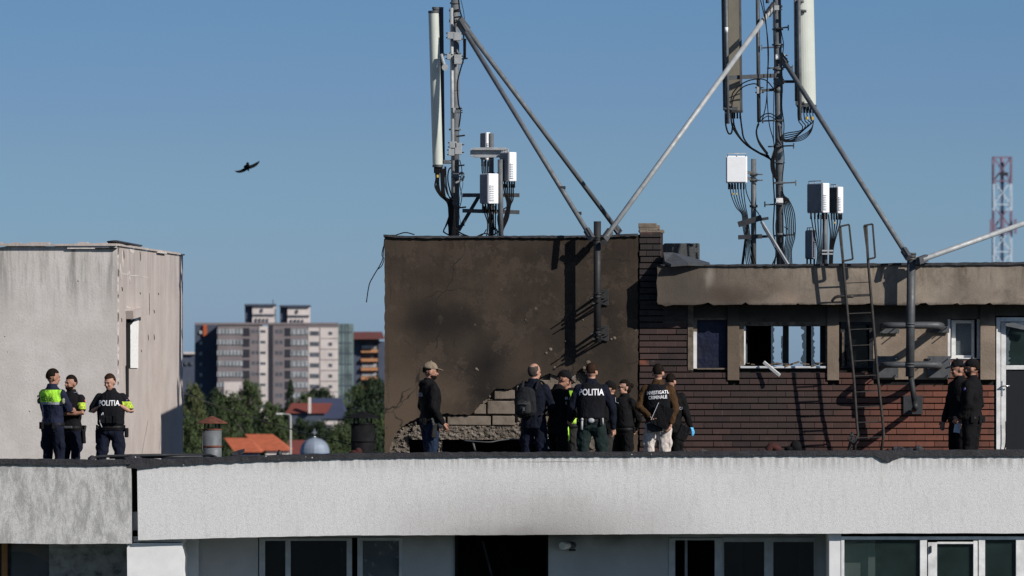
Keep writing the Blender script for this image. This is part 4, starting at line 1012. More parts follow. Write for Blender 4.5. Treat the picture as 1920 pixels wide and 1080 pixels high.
# window B: burnt frame
w=window(bp_,[(1386,1395,603,690),(1395,1552,603,611),(1548,1552,611,690)],[],YR+.02,.1,M['upvc_burnt'],M['glass_dark'])
MB().prect(1388,1550,686.5,690.5,YR-.01,.12).build('sill', M['upvc_s'], w, bevel=.006)
MB().prect(1395,1398,611,685,YR+.05,.05).build('sash', M['upvc'], w)
MB().prect(1395,1401,615,680,YR+.3,.02).build('broken_pane', M['glass_shard'], w)
rnd=random.Random(9); mb=MB()
for i in range(14): mb.box(P(rnd.uniform(1400,1545),rnd.uniform(681,685),YR+rnd.uniform(.0,.1)),(rnd.uniform(.05,.25),.06,rnd.uniform(.01,.03)),rot=Euler((0,rnd.uniform(-.3,.3),rnd.uniform(-.6,.6))).to_matrix())
mb.build('debris', M['upvc_burnt'], w)
o=MB().beam(P(1432,679,YR-.1),P(1462,704,YR-.22),.035,.05).build('broken_frame_bar', M['upvc'], bevel=.005); tag(o,'broken white frame bar poking out over the window sill','window debris')
# window C
w=window(bp_,[(1576,1584,603,690),(1584,1637,603,609),(1630,1637,609,690),(1584,1630,686,690)],[],YR+.02,.1,M['char_wood'],M['glass_dark'])
MB().prect(1584,1630,609,686,YR+.2,.02).build('pane', M['glass_dark'], w); MB().prect(1579,1582,622,686,YR-.004,.03).build('jamb', M['upvc_burnt'], w)
# window D
w=window(bp_,[(1784,1792,600,671),(1792,1822,600,606),(1822,1827,600,671),(1832,1838,598,673),(1792,1822,666,671)],[(1792,1822,606,666)],YR+.19,.07,M['upvc'],M['glass_clear'])
MB().prect(1777,1782,598,673,YR+.02,.2).build('jamb', M['upvc'], w, bevel=.003); MB().prect(1778,1838,671,673,YR+.05,.2).build('sill', M['upvc'], w)
MB().prect(1792,1822,606,666,YR+.31,.02).build('curtain', M['bwin'], w)
# door
dr=MB()
for (a,b,t,u) in ((1868,1876,595,852),(1876,1990,595,603)): dr.prect(a,b,t,u,YR+.02,.1)
dr=dr.build('door', M['upvc'], bp_, bevel=.005)
mb=MB(); 
for (a,b,t,u) in ((1877,1886,604,850),(1886,1990,685,693),(1886,1990,604,609)): mb.prect(a,b,t,u,YR+.03,.08)
mb.build('leaf_frame', M['upvc'], dr, bevel=.005)
MB().prect(1886,1990,693,850,YR+.06,.04).build('lower_panel', M['door_panel'], dr); MB().prect(1886,1990,609,685,YR+.07,.02).build('pane', M['glass_green'], dr)
shards(1886,1896,612,684,YR+.05,12,M['glass_shard'],dr)
m_=MB(); m_.beam(P(1886,607,YR-.06),P(1935,617,YR-.1),.05,.07); m_.build('bent_strip', M['galv'], dr)
hd=MB(); hd.prect(1877.5,1880.5,714,742,YR+.015,.015); hd.build('handle_plate', M['chrome'], dr, bevel=.003)
MB().tube([P(1879,724,YR+.02),P(1879,724,YR-.04),P(1893,723.5,YR-.04)],.012,8).build('handle', M['chrome'], dr)
MB().tube(spline([P(1886,790,YR-.04),P(1886,830,YR-.04),P(1881,850,YR-.04)],5),.01,6).build('cable', M['cable'], dr)
# dark step / low ledge at the foot of the brick wall
rnd=random.Random(17); mb=MB()
for i in range(30): mb.box(P(rnd.uniform(1275,1690),851+rnd.uniform(-1,3),104.5+rnd.random()),(rnd.uniform(.05,.18),.12,rnd.uniform(.02,.06)),rot=Euler((rnd.random(),rnd.uniform(-.5,.5),rnd.random())).to_matrix())
tag(mb.build('rubble_heap', M['bitumen']),'low heap of charred debris along the foot of the brick wall','rubble',kind='stuff')
mb=MB(); mb.tube(spline([P(1440,846,104),P(1447,837,104),P(1455,840,104),P(1462,846,104)],4),.06,8); tag(mb.build('fallen_cloth', M['dark_red']),'dark red cloth bundle on the roof before the brick wall','cloth')
mb=MB(); mb.ell(P(1492,838,104),(.09,.08,.1),10,8); mb.ell(P(1480,842,104),(.08,.08,.05),10,8); tag(mb.build('charred_bundle', M['black2']),'charred black bundle right of the dark red cloth','bundle')
class MM(MB):
    def tube(s, pts, r, n=10, mi=0, **k):
        q=.80
        r = [x*q if not isinstance(x,tuple) else (x[0]*q,x[1]*q) for x in r] if isinstance(r,(list,tuple)) else r*q
        return MB.tube(s, pts, r, n, mi, **k)
    def beam(s, a, b, w, h, **k): return MB.beam(s, a, b, w*.82, h*.82, **k)
# ================================================================ steel poles on the walls
def cyl(a,b,r,n=14): return MM().tube([a,b],r,n)
pl = thing('bracket_pole', P(1120,640,106.62), 'sooty vertical bracket pole on the burnt wall below three braces', 'pole')
cyl(P(1120,415,106.62),P(1120,642,106.62),.072,18).build('pole', M['char_steel'], pl)
for y in (445,449,551,556,623,628): MM().tube([P(1120,y-1.3,106.62),P(1120,y+1.3,106.62)],.083,18).build('clamp', M['steel_d'], pl)
for y in (558,625):
    b_=MM(); b_.box(P(1134,y,106.97),(.12,.02,.25)); o=b_.build('wall_bracket', M['char_steel'], pl, bevel=.005)
    h_=MM(); 
    for dy in (-13,0,13): h_.beam(P(1120,y+dy*.6,106.5),P(1134,y+dy,106.97),.03,.03)
    h_.build('bracket_arm', M['char_steel'], o)
    h_=MM(); h_.tube([P(1106,y+2,106.45),P(1130,y-7,106.95)],.012,6); h_.tube([P(1110,y+12,106.45),P(1140,y+3,106.96)],.012,6); h_.build('threaded_rod', M['steel_d'], o)
m_=MM(); m_.beam(P(1105,440,106.60),P(1120,448,106.60),.05,.06); m_.beam(P(1120,448,106.60),P(1138,440,106.60),.05,.06); m_.box(P(1133,455,106.5),(.07,.06,.09)); m_.build('lug', M['char_steel'], pl)
pr = thing('bracket_pole', P(1708,705,106.31), 'grey vertical bracket pole fixed across the brick wall right of the ladder', 'pole')
cyl(P(1709,474,106.31),P(1706,706,106.31),.085,18).build('pole', M['steel_m'], pr)
for y in (476,481,486,607,612,682,687): MM().tube([P(1708.5-(y-476)*.012,y-1.5,106.31),P(1708.5-(y-476)*.012,y+1.5,106.31)],.098,18).build('clamp', M['steel_m'], pr)
cyl(P(1707,700,106.32),P(1716,762,106.32),.055,14).build('lower_pipe', M['steel_d'], pr)
m_=MM(); m_.tube(spline([P(1716,755,106.32),P(1716,764,106.2),P(1714,768,106.9)],4),.055,12); m_.build('elbow', M['steel_d'], pr)
MM().box(P(1712,759,106.97),(.3,.02,.29)).build('base_plate', M['steel_d'], pr)
for (y,xa,xb) in ((610,1660,1752),(684,1660,1748)):
    t_=MM(); t_.tube(spline([P(xb+12,y+2,106.95),P(xb+12,y+1,106.5),P(xb,y,106.34),P(1708,y,106.32)],5),.07,12); t_.tube(spline([P(1708,y,106.32),P(xa+10,y,106.34),P(xa-4,y+1,106.5),P(xa-4,y+2,106.95)],5),.06,12); t_.build('wall_arm', M['steel_m'], pr)
for (x,y,w_,h_) in ((1761,688,.36,.34),(1663,688,.36,.34),(1762,618,.3,.1),(1668,618,.3,.12)):
    b_=MM().box(P(x,y,106.96),(w_,.02,h_)).build('wall_plate', M['steel_m'], pr, bevel=.004)
    t_=MM()
    for sx in (-1,1):
        for sz in (-1,1):
            c0=P(x,y,106.96)+Vector((sx*w_*.38,0,sz*h_*.38)); t_.tube([c0+Vector((0,.05,0)),c0+Vector((0,-.16,0))],.011,6)
    t_.build('bolt', M['galv'], b_)
m_=MM(); m_.beam(P(1714,487,106.31),P(1730,487,106.34),.06,.05); m_.box(P(1722,487,106.31),(.09,.1,.11)); m_.build('lug', M['galv_l'], pr)
# ladder
ld = thing('ladder', P(1628,850,106.2), 'rusty steel roof ladder with looped hand grips against the brick house', 'ladder')
lr=[(1575,425,106.22),(1581,495,106.22),(1590,600,106.24),(1601,710,106.26),(1607,800,106.31),(1609,815,106.31),(1604,822,106.31),(1603,846,106.31)]
rr_=[(1624,423,106.22),(1628,495,106.22),(1637,600,106.24),(1646,710,106.26),(1655,790,106.31),(1657,815,106.31),(1652,846,106.31)]
for pts in (lr,rr_): MM().tube([P(*p) for p in pts],.027,8).build('rail', M['ladder'], ld)
def railx(pts,y):
    for (a,b) in zip(pts,pts[1:]):
        if a[1]<=y<=b[1]: t=(y-a[1])/(b[1]-a[1]); return a[0]+(b[0]-a[0])*t, a[2]+(b[2]-a[2])*t
    return pts[-1][0],pts[-1][2]
for y in (502,531,555,588,618,648,677,705,735,763,792,821):
    a,ya=railx(lr,y); b,yb=railx(rr_,y-2); w_=.05 if y in(555,) else .018
    MM().beam(P(a,y,ya),P(b,y-2,yb),.022,w_).build('rung', M['ladder'], ld)
for pts in ([(1573,425),(1592,421),(1599,486),(1580,490)],[(1620,423),(1636,420),(1641,483),(1628,486)]):
    m_=MM()
    for i in range(4): m_.beam(P(*pts[i],106.20),P(*pts[(i+1)%4],106.20),.035,.035,up=Vector((0,1,0)))
    m_.build('hand_grip', M['ladder'], ld)
m_=MM(); m_.tube(spline([P(1560,565,106.3),P(1570,556,106.26),P(1600,556,106.22)],4),.03,8); m_.build('roof_hook', M['ladder'], ld)
m_=MM(); 
for k in range(5): m_.tube(spline([P(1596+k*2,815+k,106.26),P(1590+k*4,823,106.24),P(1600,832+k*2,106),P(1612-k,823,106.02)],4),.012,6)
m_.tube([P(1599,810,106.31),P(1590,850,106.24)],.03,8); m_.build('wire_wrap', M['steel_d'], ld)

# ================================================================ masts
def mast(name, pts, r, label, mat='galv'):
    t=thing(name, P(*pts[-1]), label, 'mast'); cyl(P(*pts[0]),P(*pts[-1]),r,20).build('pole', M[mat], t); return t
def ring(parent, px, py, Y, r, h, mat='galv', name='collar'):
    return MM().tube([P(px,py-h/2,Y),P(px,py+h/2,Y)],r,18).build(name, M[mat], parent)
Ym=109.0
m1=mast('antenna_mast', [(852,-40,Ym),(852,443,Ym)], .082, 'left antenna mast on the burnt block with stacked clamps')
m1.location = P(853,443,Ym)
cs_=[c for c in m1.children][0]; 
for (y,h,r_) in ((3,3,.10),(17,3,.12),(35,2,.12),(38,2,.12),(68,1.5,.095),(98,3,.12),(167,1.5,.09),(241,3,.12),(380,2,.1),(423,3,.12)): ring(m1,852.5,y,Ym,r_,h)
# slim side tube carrying the antennas
s1=MM(); s1.tube([P(846,12,108.8),P(849,360,108.8)],.036,12); s1=s1.build('side_tube', M['galv_l'], m1)
def plate(parent,px,py,Y,w,h,mat='galv_l',d=.12,name='clamp_plate',bolts=True):
    o=MM().box(P(px,py,Y),(w*Y/F,d,h*Y/F)).build(name, M[mat], parent, bevel=.006)
    if bolts:
        b_=MM()
        for sx in (-1,1):
            for sz in (-1,1):
                c0=P(px,py,Y)+Vector((sx*w*Y/F*.5,-d*.2,sz*h*Y/F*.33)); b_.tube([c0-Vector((.02,0,0)),c0+Vector((.035,-.02,0))],.014,6)
        b_.build('bolt', M['steel_d'], o)
    return o
for (x,y,w_,h_) in ((845,64,13,13),(857,66,15,15),(858,109,14,18),(841,104,7,11),(849,270,14,12),(859,277,13,22),(846,284,11,13),(857,207,11,6),(837,302,12,7),(854,327,12,9),(851,205,5,10)):
    plate(m1,x,y,108.72,w_,h_, 'galv_l' if h_>9 else 'galv')
for (xa,xb,y) in ((852,862,17),(852,866,30),(856,873,46),(858,876,109),(852,865,203),(856,871,254),(852,870,310),(853,873,389),(852,870,423),(856,868,338)):
    MM().beam(P(xa,y,108.8),P(xb,y-2,108.7),.03,.028).build('step_bolt', M['steel_d'], m1)
m_=MM(); m_.tube(spline([P(855,330,108.7),P(865,322,108.7),P(869,328,108.7),P(866,335,108.7),P(853,342,108.7)],4),.022,8); m_.build('hook', M['galv_l'], m1)
m_=MM(); m_.beam(P(834,99,108.6),P(828,102,108.6),.05,.05); m_.tube(spline([P(827,100,108.55),P(830,112,108.5),P(834,123,108.5)],3),.035,8); m_.tube([P(834,124,108.55),P(834,124,108.42)],.065,16); m_.build('tilt_bracket', M['galv_l'], m1)
m_=MM(); m_.tube(spline([P(859,-10,108.8),P(861,12,108.8),P(865,28,108.8),P(870,45,108.8),P(869,65,108.8),P(869,105,108.8),P(863,128,108.8),P(857,155,108.8),P(859,190,108.8),P(863,210,108.8),P(860,236,108.8)],5),.014,6)
m_.tube(spline([P(862,-10,108.8),P(869,20,108.8),P(871,45,108.8)],5),.007,6); m_.tube([P(872,70,108.8),P(871.5,108,108.8)],.02,8); m_.build('feeder_cable', M['cable'], m1)
# panels
def panel(name_label, top, bot, w, dep, Y, mat, back=None, yaw=0, label=''):
    a=P(*top,Y); b=P(*bot,Y); t=thing('panel_antenna', b, label, 'antenna', 'panel antennas on the masts')
    ww=w*Y/F; n_=12; prof=[]
    for k in range(n_+1):
        an=math.pi*k/n_; prof.append((-math.cos(an)*ww/2, -math.sin(an)**.6*dep))
    prof += [(ww/2,.0),(-ww/2,.0)]
    rot=Matrix.Rotation(yaw,2); prof=[rot@Vector(p) for p in prof]; n2=len(prof)
    m_=MM(); vs=[Vector((b.x+p.x,b.y+p.y,b.z)) for p in prof]+[Vector((a.x+p.x,a.y+p.y,a.z)) for p in prof]
    m_.add(vs,[tuple(range(n2))[::-1],tuple(range(n2,2*n2))]+[(i,(i+1)%n2,(i+1)%n2+n2,i+n2) for i in range(n2)]); m_.build('radome', M[mat], t, bevel=.008)
    for (q,s_) in ((a,1),(b,-1)):
        c=MM(); c.add([Vector((q.x+p.x*1.06,q.y+p.y*1.06,q.z+s_*.0)) for p in prof]+[Vector((q.x+p.x*1.06,q.y+p.y*1.06,q.z+s_*.035)) for p in prof],[tuple(range(n2)),tuple(range(n2,2*n2))[::-1]]+[(i,(i+1)%n2,(i+1)%n2+n2,i+n2) for i in range(n2)]); c.build('end_cap', M['steel_m'], t)
    cn=MM()
    for k in range(5):
        p=rot@Vector((ww*(-.34+.17*k),-dep*.5)); cn.tube([Vector((b.x+p.x,b.y+p.y,b.z-.03)),Vector((b.x+p.x,b.y+p.y,b.z-.13))],.018,8)
    cn.build('connector', M['cable'], t); return t
panel('',(812,22),(820,308),19,.13,108.75,'radome',yaw=R(8),label='pale green panel antenna left of the left mast')
panel('',(826,15),(829,300),15,.16,109.25,'radome_d',yaw=R(-50),label='dark shaded panel antenna directly behind the pale one')
pb=panel('',(1371,-40),(1375,207),33,.12,109.3,'radome_b',yaw=R(160),label='beige backed panel antenna left of the right mast')
m_=MM(); m_.beam(P(1354,-40,109.1),P(1358,207,109.1),.045,.1); m_.beam(P(1387,-40,109.1),P(1390,207,109.1),.045,.1); m_.build('side_rail', M['steel_m'], pb)
pc=panel('',(1506,-40),(1511,197),36,.15,109.2,'radome',yaw=R(20),label='pale green panel antenna right of the right mast')
# cables of mast 1
def cable(pts, r=.014, k=6): return [spline([P(*p) if len(p)==3 else P(*p,108.7) for p in pts],k), r*.78]
def cables(name, lst, label, mat='cable', group=None, cat='cables'):
    m_=MB()
    for (p,r) in lst: m_.tube(p, r, 6)
    return tag(m_.build(name, M[mat]), label, cat, group)
lst=[]
rnd=random.Random(2)
for k in range(7):
    x0=816+k*2.6; lst.append(cable([(x0,316),(x0+rnd.uniform(-2,2),334+k*3),(816+k*3.4,350+k*4),(825+k*3.1,366+k*1.5),(839+k*2,380+k*2),(842+k*1.6,402),(842+k*1.8,430),(843+k*1.6,443)],.017))
for k in range(3): lst.append(cable([(834+k,312),(833+k*2,340),(838+k,362),(846,372+k*3),(849,376)],.009))
lst += [cable([(846,314),(841,320),(840,340),(846,365),(850,372)],.016), cable([(862,300),(866,320),(862,345),(866,370),(860,395)],.01), cable([(864,330),(868,345),(862,370),(861,400),(864,420)],.006),
 cable([(845,398),(838,420),(832,434),(845,442)],.016), cable([(845,395),(840,410),(833,430),(832,436),(848,441)],.009), cable([(850,430),(862,440),(876,443),(890,444),(905,440),(912,430)],.012), cable([(852,425),(862,436),(880,444)],.018), cable([(843,390),(840,420),(845,438)],.006)]
cables('feeder_cables', lst, 'tangle of black feeder cables looping down the left mast')
for o_ in [m1]+[o_ for o_ in COL.objects if o_.name.startswith('panel_antenna') and o_.location.x<0]: o_.location.y += .45
# equipment stand near mast 1
st=thing('equipment_stand', P(928,443,108.9), 'twin grey posts carrying three radio cabinets right of the left mast', 'stand')
cyl(P(921,250,108.9),P(921,443,108.9),.052,14).build('post', M['galv'], st); cyl(P(938,299,108.6),P(939,443,108.6),.052,14).build('post', M['galv'], st)
m_=MM(); m_.beam(P(889,279,108.75),P(948,279,108.75),.06,.05); m_.beam(P(889,293,108.75),P(945,293,108.75),.06,.05); m_.box(P(918,286,108.82),(.62,.02,.13)); m_.build('cross_rail', M['galv_l'], st, bevel=.004)
m_=MM(); m_.beam(P(867,366,109.1),P(974,366,109.1),.06,.075); m_.beam(P(867,395,109.1),P(974,398,109.1),.06,.075); m_.build('low_rail', M['steel_m'], st)
m_=MM(); m_.beam(P(898,368,109.2),P(860,432,109.2),.05,.07); m_.build('diagonal', M['steel_d'], st)
def cabinet(px0,px1,pxs,t,u,Y,label,front='white_box',side='grey_box',fins='r',depth=.25, handle=True,ncon=5):
    """cabinet turned so that a shaded face px0..pxs and a lit face pxs..px1 show"""
    th=thing('radio_unit', P((px0+px1)/2,u,Y), label, 'radio unit', 'radio units on the stands')
    a=P(px0,t,Y); z1=a.z; z0=P(0,u,Y).z; X0,Xs,X1=PX(px0,Y),PX(pxs,Y),PX(px1,Y)
    h=z1-z0
    if X1-Xs<.02: 
        pl=[(X0,Y),(X1,Y+.02),(X1+.01,Y+depth),(X0+.01,Y+depth)]; sidef=[]
    else:
        w1=Xs-X0; w2=X1-Xs; pl=[(X0,Y+w1*1.5),(Xs,Y),(X1,Y+w2*.55),(X0+(X1-Xs),Y+w1*1.5+w2*.55)]
    m_=MM(); m_.add([(x,y,z0) for x,y in pl]+[(x,y,z1) for x,y in pl],[(3,2,1,0),(4,5,6,7),(0,1,5,4),(1,2,6,5),(2,3,7,6),(3,0,4,7)]); o=m_.build('cabinet', M[front], th, bevel=.014)
    # cover plate; its darker colour paints in the shade of a turned-away face
    (ax,ay),(bx,by)=pl[0],pl[1]; dirv=Vector((bx-ax,by-ay,0)); L_=dirv.length; dirv.normalize(); nn=Vector((dirv.y,-dirv.x,0))
    c=Vector((ax,ay,z0))+dirv*L_/2+Vector((0,0,h/2))+nn*.008; rot=Matrix((dirv,Vector((-nn.x,-nn.y,0)),Vector((0,0,1)))).transposed()
    MM().box(c,(L_*.9,.016,h*.93),rot=rot).build('cover', M[side], th, bevel=.006)
    if fins and X1-Xs>=.02:
        (ax,ay),(bx,by)=pl[1],pl[2]; d2=Vector((bx-ax,by-ay,0)); L2=d2.length; d2.normalize(); n2=Vector((d2.y,-d2.x,0)); rot2=Matrix((d2,Vector((-n2.x,-n2.y,0)),Vector((0,0,1)))).transposed(); f=MM()
        for k in range(9): f.box(Vector((ax,ay,z0+h*(.12+.06*k)))+d2*L2*.32+n2*.01,(L2*.42,.02,h*.022),rot=rot2)
        f.build('cooling_fins', M[front], th)
    if handle:
        m_=MM(); zz=z1+.035; p0=Vector((pl[0][0]+.03,pl[0][1],zz)); p1=Vector((pl[1][0]-.02,pl[1][1],zz)); m_.tube([p0-Vector((0,0,.05)),p0,p1,p1-Vector((0,0,.05))],.010,6); m_.tube([(p0+p1)/2-Vector((0,0,.05)),(p0+p1)/2],.01,6); m_.build('carry_handle', M['galv_l'], th)
    m_=MM()
    for k in range(ncon):
        x=X0+(X1-X0)*(.15+.7*k/max(1,ncon-1)); m_.tube([(x,Y+.1,z0+.01),(x,Y+.1,z0-.1)],.018,8)
    m_.build('connector', M['cable'], th); return th
cabinet(901,920,912,248,300,109.1,'narrow white radio unit high behind the left stand post',ncon=3,handle=False)
cabinet(900,935,916,325,382,108.45,'white radio cabinet low on the left stand',ncon=6,handle=False)
cabinet(937,969,955,285,340,108.5,'finned white radio unit on the right side of the left stand',ncon=6)
m_=MM(); 
for (a,b) in ((919,923),(936,941)):
    for y in (325,366,395): m_.tube([P((a+b)/2,y-2,108.75),P((a+b)/2,y+2,108.75)],.07,14)
m_.build('clamp', M['steel_d'], st)
lst=[]
for k in range(4): lst.append(cable([(904+k*3.5,302),(904+k*3.4,318),(905+k*3.2,326)],.014))
for k in range(6): lst.append(cable([(907+k*4.2,386),(909+k*4,400),(914+k*3,416+k*2),(914+k*3.6,432),(912+k*4,444)],.013))
for k in range(6): lst.append(cable([(944+k*3.6,345),(946+k*3.2,362+k*2),(951+k*1.2,385),(945+k*1.5,410),(938+k,432),(936+k*1.5,444)],.014))
lst += [cable([(957,385),(935,400),(935,425),(940,428),(925,440),(908,438),(893,444)],.014), cable([(914,388),(917,420),(935,436)],.010)]
cables('jumper_cables', lst, 'black jumper cables hanging under the left stand cabinets')

# mast 2
m2=mast('antenna_mast', [(1457,-40,109.4),(1463,497,109.4)], .075, 'right antenna mast with climbing pegs above the slab roof')
for (y,h,r_) in ((12,4,.10),(55,3,.11),(84,3,.12),(88,2,.10),(130,3,.11),(148,2,.10),(226,4,.10),(274,3,.11),(305,2,.12),(343,3,.11),(376,3,.1),(440,5,.085),(442,3,.11),(150,14,.095),(168,10,.09)): ring(m2,1457.5+y*.012,y,109.4,r_,h)
for (xa,xb,y) in ((1458,1478,52),(1428,1460,89),(1438,1486,127),(1430,1470,226),(1440,1488,274),(1450,1492,343),(1434,1475,383),(1452,1490,441)):
    o=MM().beam(P(xa,y+1,109.2),P(xb,y-1,109.1),.028,.028).build('climbing_peg', M['galv'], m2); e=xa if abs(xa-1460)>abs(xb-1460) else xb
    MM().box(P(e,y,109.15),(.02,.03,.09)).build('peg_end', M['galv'], o)
plate(m2,1463,107,109.25,18,9,'white_box',.08,'clamp_plate'); plate(m2,1465,376,109.25,20,9,'white_box',.08,'clamp_plate'); plate(m2,1455,15,109.25,14,9,'galv_l',.1); plate(m2,1459,153,109.25,13,12,'galv',.12)
m_=MM(); m_.beam(P(1362,146,109.1),P(1466,141,109.2),.05,.08); m_.build('cross_arm', M['steel_m'], m2); m_=MM(); m_.beam(P(1466,153,109.3),P(1500,153,109.2),.05,.055); m_.beam(P(1422,170,109.2),P(1455,168,109.3),.07,.055); m_.build('stub_arm', M['steel_d'], m2)
plate(m2,1423,169,109.15,9,14,'galv_l',.1); plate(m2,1500,150,109.15,10,13,'galv',.1)
for (xa,ya,xb,yb,r_,mt,Yq) in ((1420,-40,1423,229,.038,'steel_m',109.2),(1361,-40,1365,232,.033,'galv',109.0),(1491,0,1493,190,.03,'galv',109.0),(1498,0,1500,226,.034,'galv',108.95)):
    cyl(P(xa,ya,Yq),P(xb,yb,Yq),r_,12).build('antenna_tube', M[mt], m2)
for (x,y) in ((1362,56),(1497,37)): MM().tube([P(x,y-5,109.0),P(x,y+5,109.0)],.037,12).build('label_band', M['white_box'], m2)
m_=MM(); m_.tube([P(1439,-20,109.2),P(1439,6,109.2)],.037,12); m_.build('stub_tube', M['galv'], m2)
m_=MM(); 
for (x,y) in ((1365,202),(1375,204),(1500,194),(1510,197)): m_.box(P(x,y,109.1),(.14,.12,.06))
for (x,y) in ((1498,2),(1503,20),(1364,204)): m_.tube([P(x-8,y,109),P(x+9,y+1,109)],.03,8)
m_.build('antenna_bracket', M['steel_m'], m2, bevel=.005)
lst=[]; Yc=109.0
def c3(pts, r=.014): return cable([p+(Yc,) for p in pts], r)
lst+=[c3([(1360,212),(1361,235),(1366,250),(1372,248),(1374,230)],.017), c3([(1370,200),(1372,232),(1382,252),(1400,272),(1425,288),(1442,296),(1450,306)],.017), c3([(1374,210),(1378,240),(1396,268),(1420,284),(1444,298)],.017),
 c3([(1388,215),(1391,240),(1396,262),(1415,282),(1442,293)],.017), c3([(1423,232),(1418,248),(1424,270),(1440,292),(1448,305)],.018), c3([(1425,225),(1419,240),(1422,262),(1440,288)],.014),
 c3([(1370,195),(1374,175),(1390,158),(1412,149),(1435,150),(1450,166)],.012), c3([(1372,200),(1376,182),(1392,164),(1412,157),(1424,160)],.012),
 c3([(1425,222),(1432,215),(1445,213),(1458,222)],.013), c3([(1426,228),(1438,218),(1450,221),(1458,228)],.011),
 c3([(1426,0),(1433,30),(1438,60),(1441,100),(1439,150),(1437,190),(1432,215),(1427,228)],.012), c3([(1430,-5),(1437,50),(1440,110),(1438,170),(1442,230),(1450,262),(1453,290)],.010), c3([(1450,-5),(1450,60),(1452,120),(1450,240),(1453,300)],.008),
 c3([(1462,-5),(1462,40),(1466,65),(1469,85),(1466,120),(1467,160),(1466,200),(1470,235),(1468,270),(1470,300),(1466,340)],.010),
 c3([(1455,290),(1449,310),(1450,340),(1452,380),(1450,430),(1455,470),(1452,497)],.016)]
for k in range(5): lst.append(c3([(1496+k*5,200),(1497+k*6,225),(1505+k*5,240-k*3),(1492+k*3,258-k*3.5),(1474,266-k*4),(1462,258)],.011))
for k in range(4): lst.append(c3([(1462,262-k*2),(1480,266-k),(1505,262-k*3),(1520,248-k*2),(1525,228),(1523,205)],.010))
for k in range(6): lst.append(c3([(1452+k*.8,290-k*6),(1446+k,300),(1447+k*1.6,320+k*3),(1454+k,335)],.018))
for k in range(6): lst.append(c3([(1466,350+k*4),(1469+k*1.5,372),(1471+k*3.4,395),(1474+k*3.4,420),(1474+k*3.2,445),(1471+k*2.6,470),(1471+k*2.8,497)],.0125))
lst+=[c3([(1462,390),(1455,420),(1457,470),(1448,497)],.016), c3([(1470,425),(1477,430),(1478,440)],.01)]
cables('feeder_cables', lst, 'tangle of black feeder cables looping around the right mast')
cables('pale_cable', [c3([(1452,278),(1447,295),(1446,312),(1450,326),(1455,336)],.010)], 'single cream coloured cable among the black ones on the right mast', 'pale_cable', cat='cable')
# stand A next to mast 2
sa=thing('equipment_stand', P(1412,497,109), 'grey post with crossed dark rails and one white cabinet left of the right mast', 'stand')
cyl(P(1413,298,109),P(1413,497,109),.052,14).build('post', M['galv'], sa)
m_=MM(); m_.beam(P(1384,421,108.9),P(1428,408,108.9),.06,.11); m_.beam(P(1384,445,108.9),P(1429,443,108.9),.06,.085); m_.beam(P(1405,415,108.9),P(1441,409,108.9),.05,.055); m_.beam(P(1420,444,108.9),P(1443,443,108.9),.05,.05); m_.build('cross_rail', M['steel_d'], sa)
m_=MM(); m_.beam(P(1403,412,109),P(1392,497,109),.05,.05); m_.build('leg', M['steel_d'], sa); m_=MM(); m_.beam(P(1428,416,108.9),P(1478,497,108.6),.05,.045); m_.build('leg', M['galv_l'], sa)
m_=MM()
for y in (327,338): m_.tube([P(1413,y-3,109),P(1413,y+3,109)],.075,14); m_.tube([P(1415,y,108.9),P(1430,y,108.9)],.014,6); m_.beam(P(1400,y-4,108.95),P(1414,y-2,109),.05,.06)
m_.tube([P(1413,384,109),P(1413,389,109)],.08,14); m_.build('clamp', M['steel_m'], sa)
cabinet(1361,1401,1401,292,343,108.75,'square bright white radio unit left of the right mast',side='white_box',fins=None,ncon=6,depth=.22)
lst=[]
for k in range(6): lst.append(cable([(1369+k*5,345,108.85),(1371+k*4.8,365,108.85),(1380+k*3.6,388,108.9),(1391+k*2,402,108.9),(1393+k*2.2,425,108.9),(1397+k*2,450,108.9),(1398+k*3,480,108.9),(1400+k*3.6,497,108.9)],.010))
lst+=[cable([(1398,345,108.85),(1400,362,108.85),(1410,385,108.9),(1423,402,108.9),(1430,425,108.9),(1445,450,108.9),(1455,470,108.9)],.010)]
cables('jumper_cables', lst, 'black jumper cables under the square white radio unit')
# stand B
sb_=thing('equipment_stand', P(1547,497,109), 'single grey post crowded by three radio units beside the ladder grips', 'stand')
cyl(P(1547,395,109),P(1547,497,109),.05,14).build('post', M['galv'], sb_)
m_=MM(); m_.beam(P(1541,470,108.9),P(1562,470,108.9),.08,.03); m_.build('clamp', M['galv_l'], sb_); m_=MM(); m_.beam(P(1541,476,108.9),P(1562,476,108.9),.08,.03); m_.build('clamp', M['galv_l'], sb_)
cabinet(1515,1556,1543,343,399,108.8,'wide white radio unit with shaded front painted grey on the right stand',ncon=5)
cabinet(1556,1582,1571,350,400,109.25,'finned white radio unit behind the wide one on the right stand',ncon=5,side='steel_d')  # dark cover colour stands in for the shade on that side
cabinet(1511,1530,1525,431,486,108.9,'small grey radio unit at the foot of the right stand',front='grey_box',ncon=3)
lst=[]
for k in range(5): lst.append(cable([(1521+k*6,402,108.9),(1523+k*5.4,420,108.9),(1527+k*4,440,108.9),(1533+k*2.4,470,108.9),(1531+k*2.6,497,108.9)],.012))
for k in range(5): lst.append(cable([(1553+k*5.4,402,109.1),(1555+k*5,418,109.1),(1557+k*3.2,436,109.1),(1556+k*1.6,465,109.1),(1555+k*1.4,497,109.1)],.013))
cables('jumper_cables', lst, 'black jumper cables fanning under the right stand units')
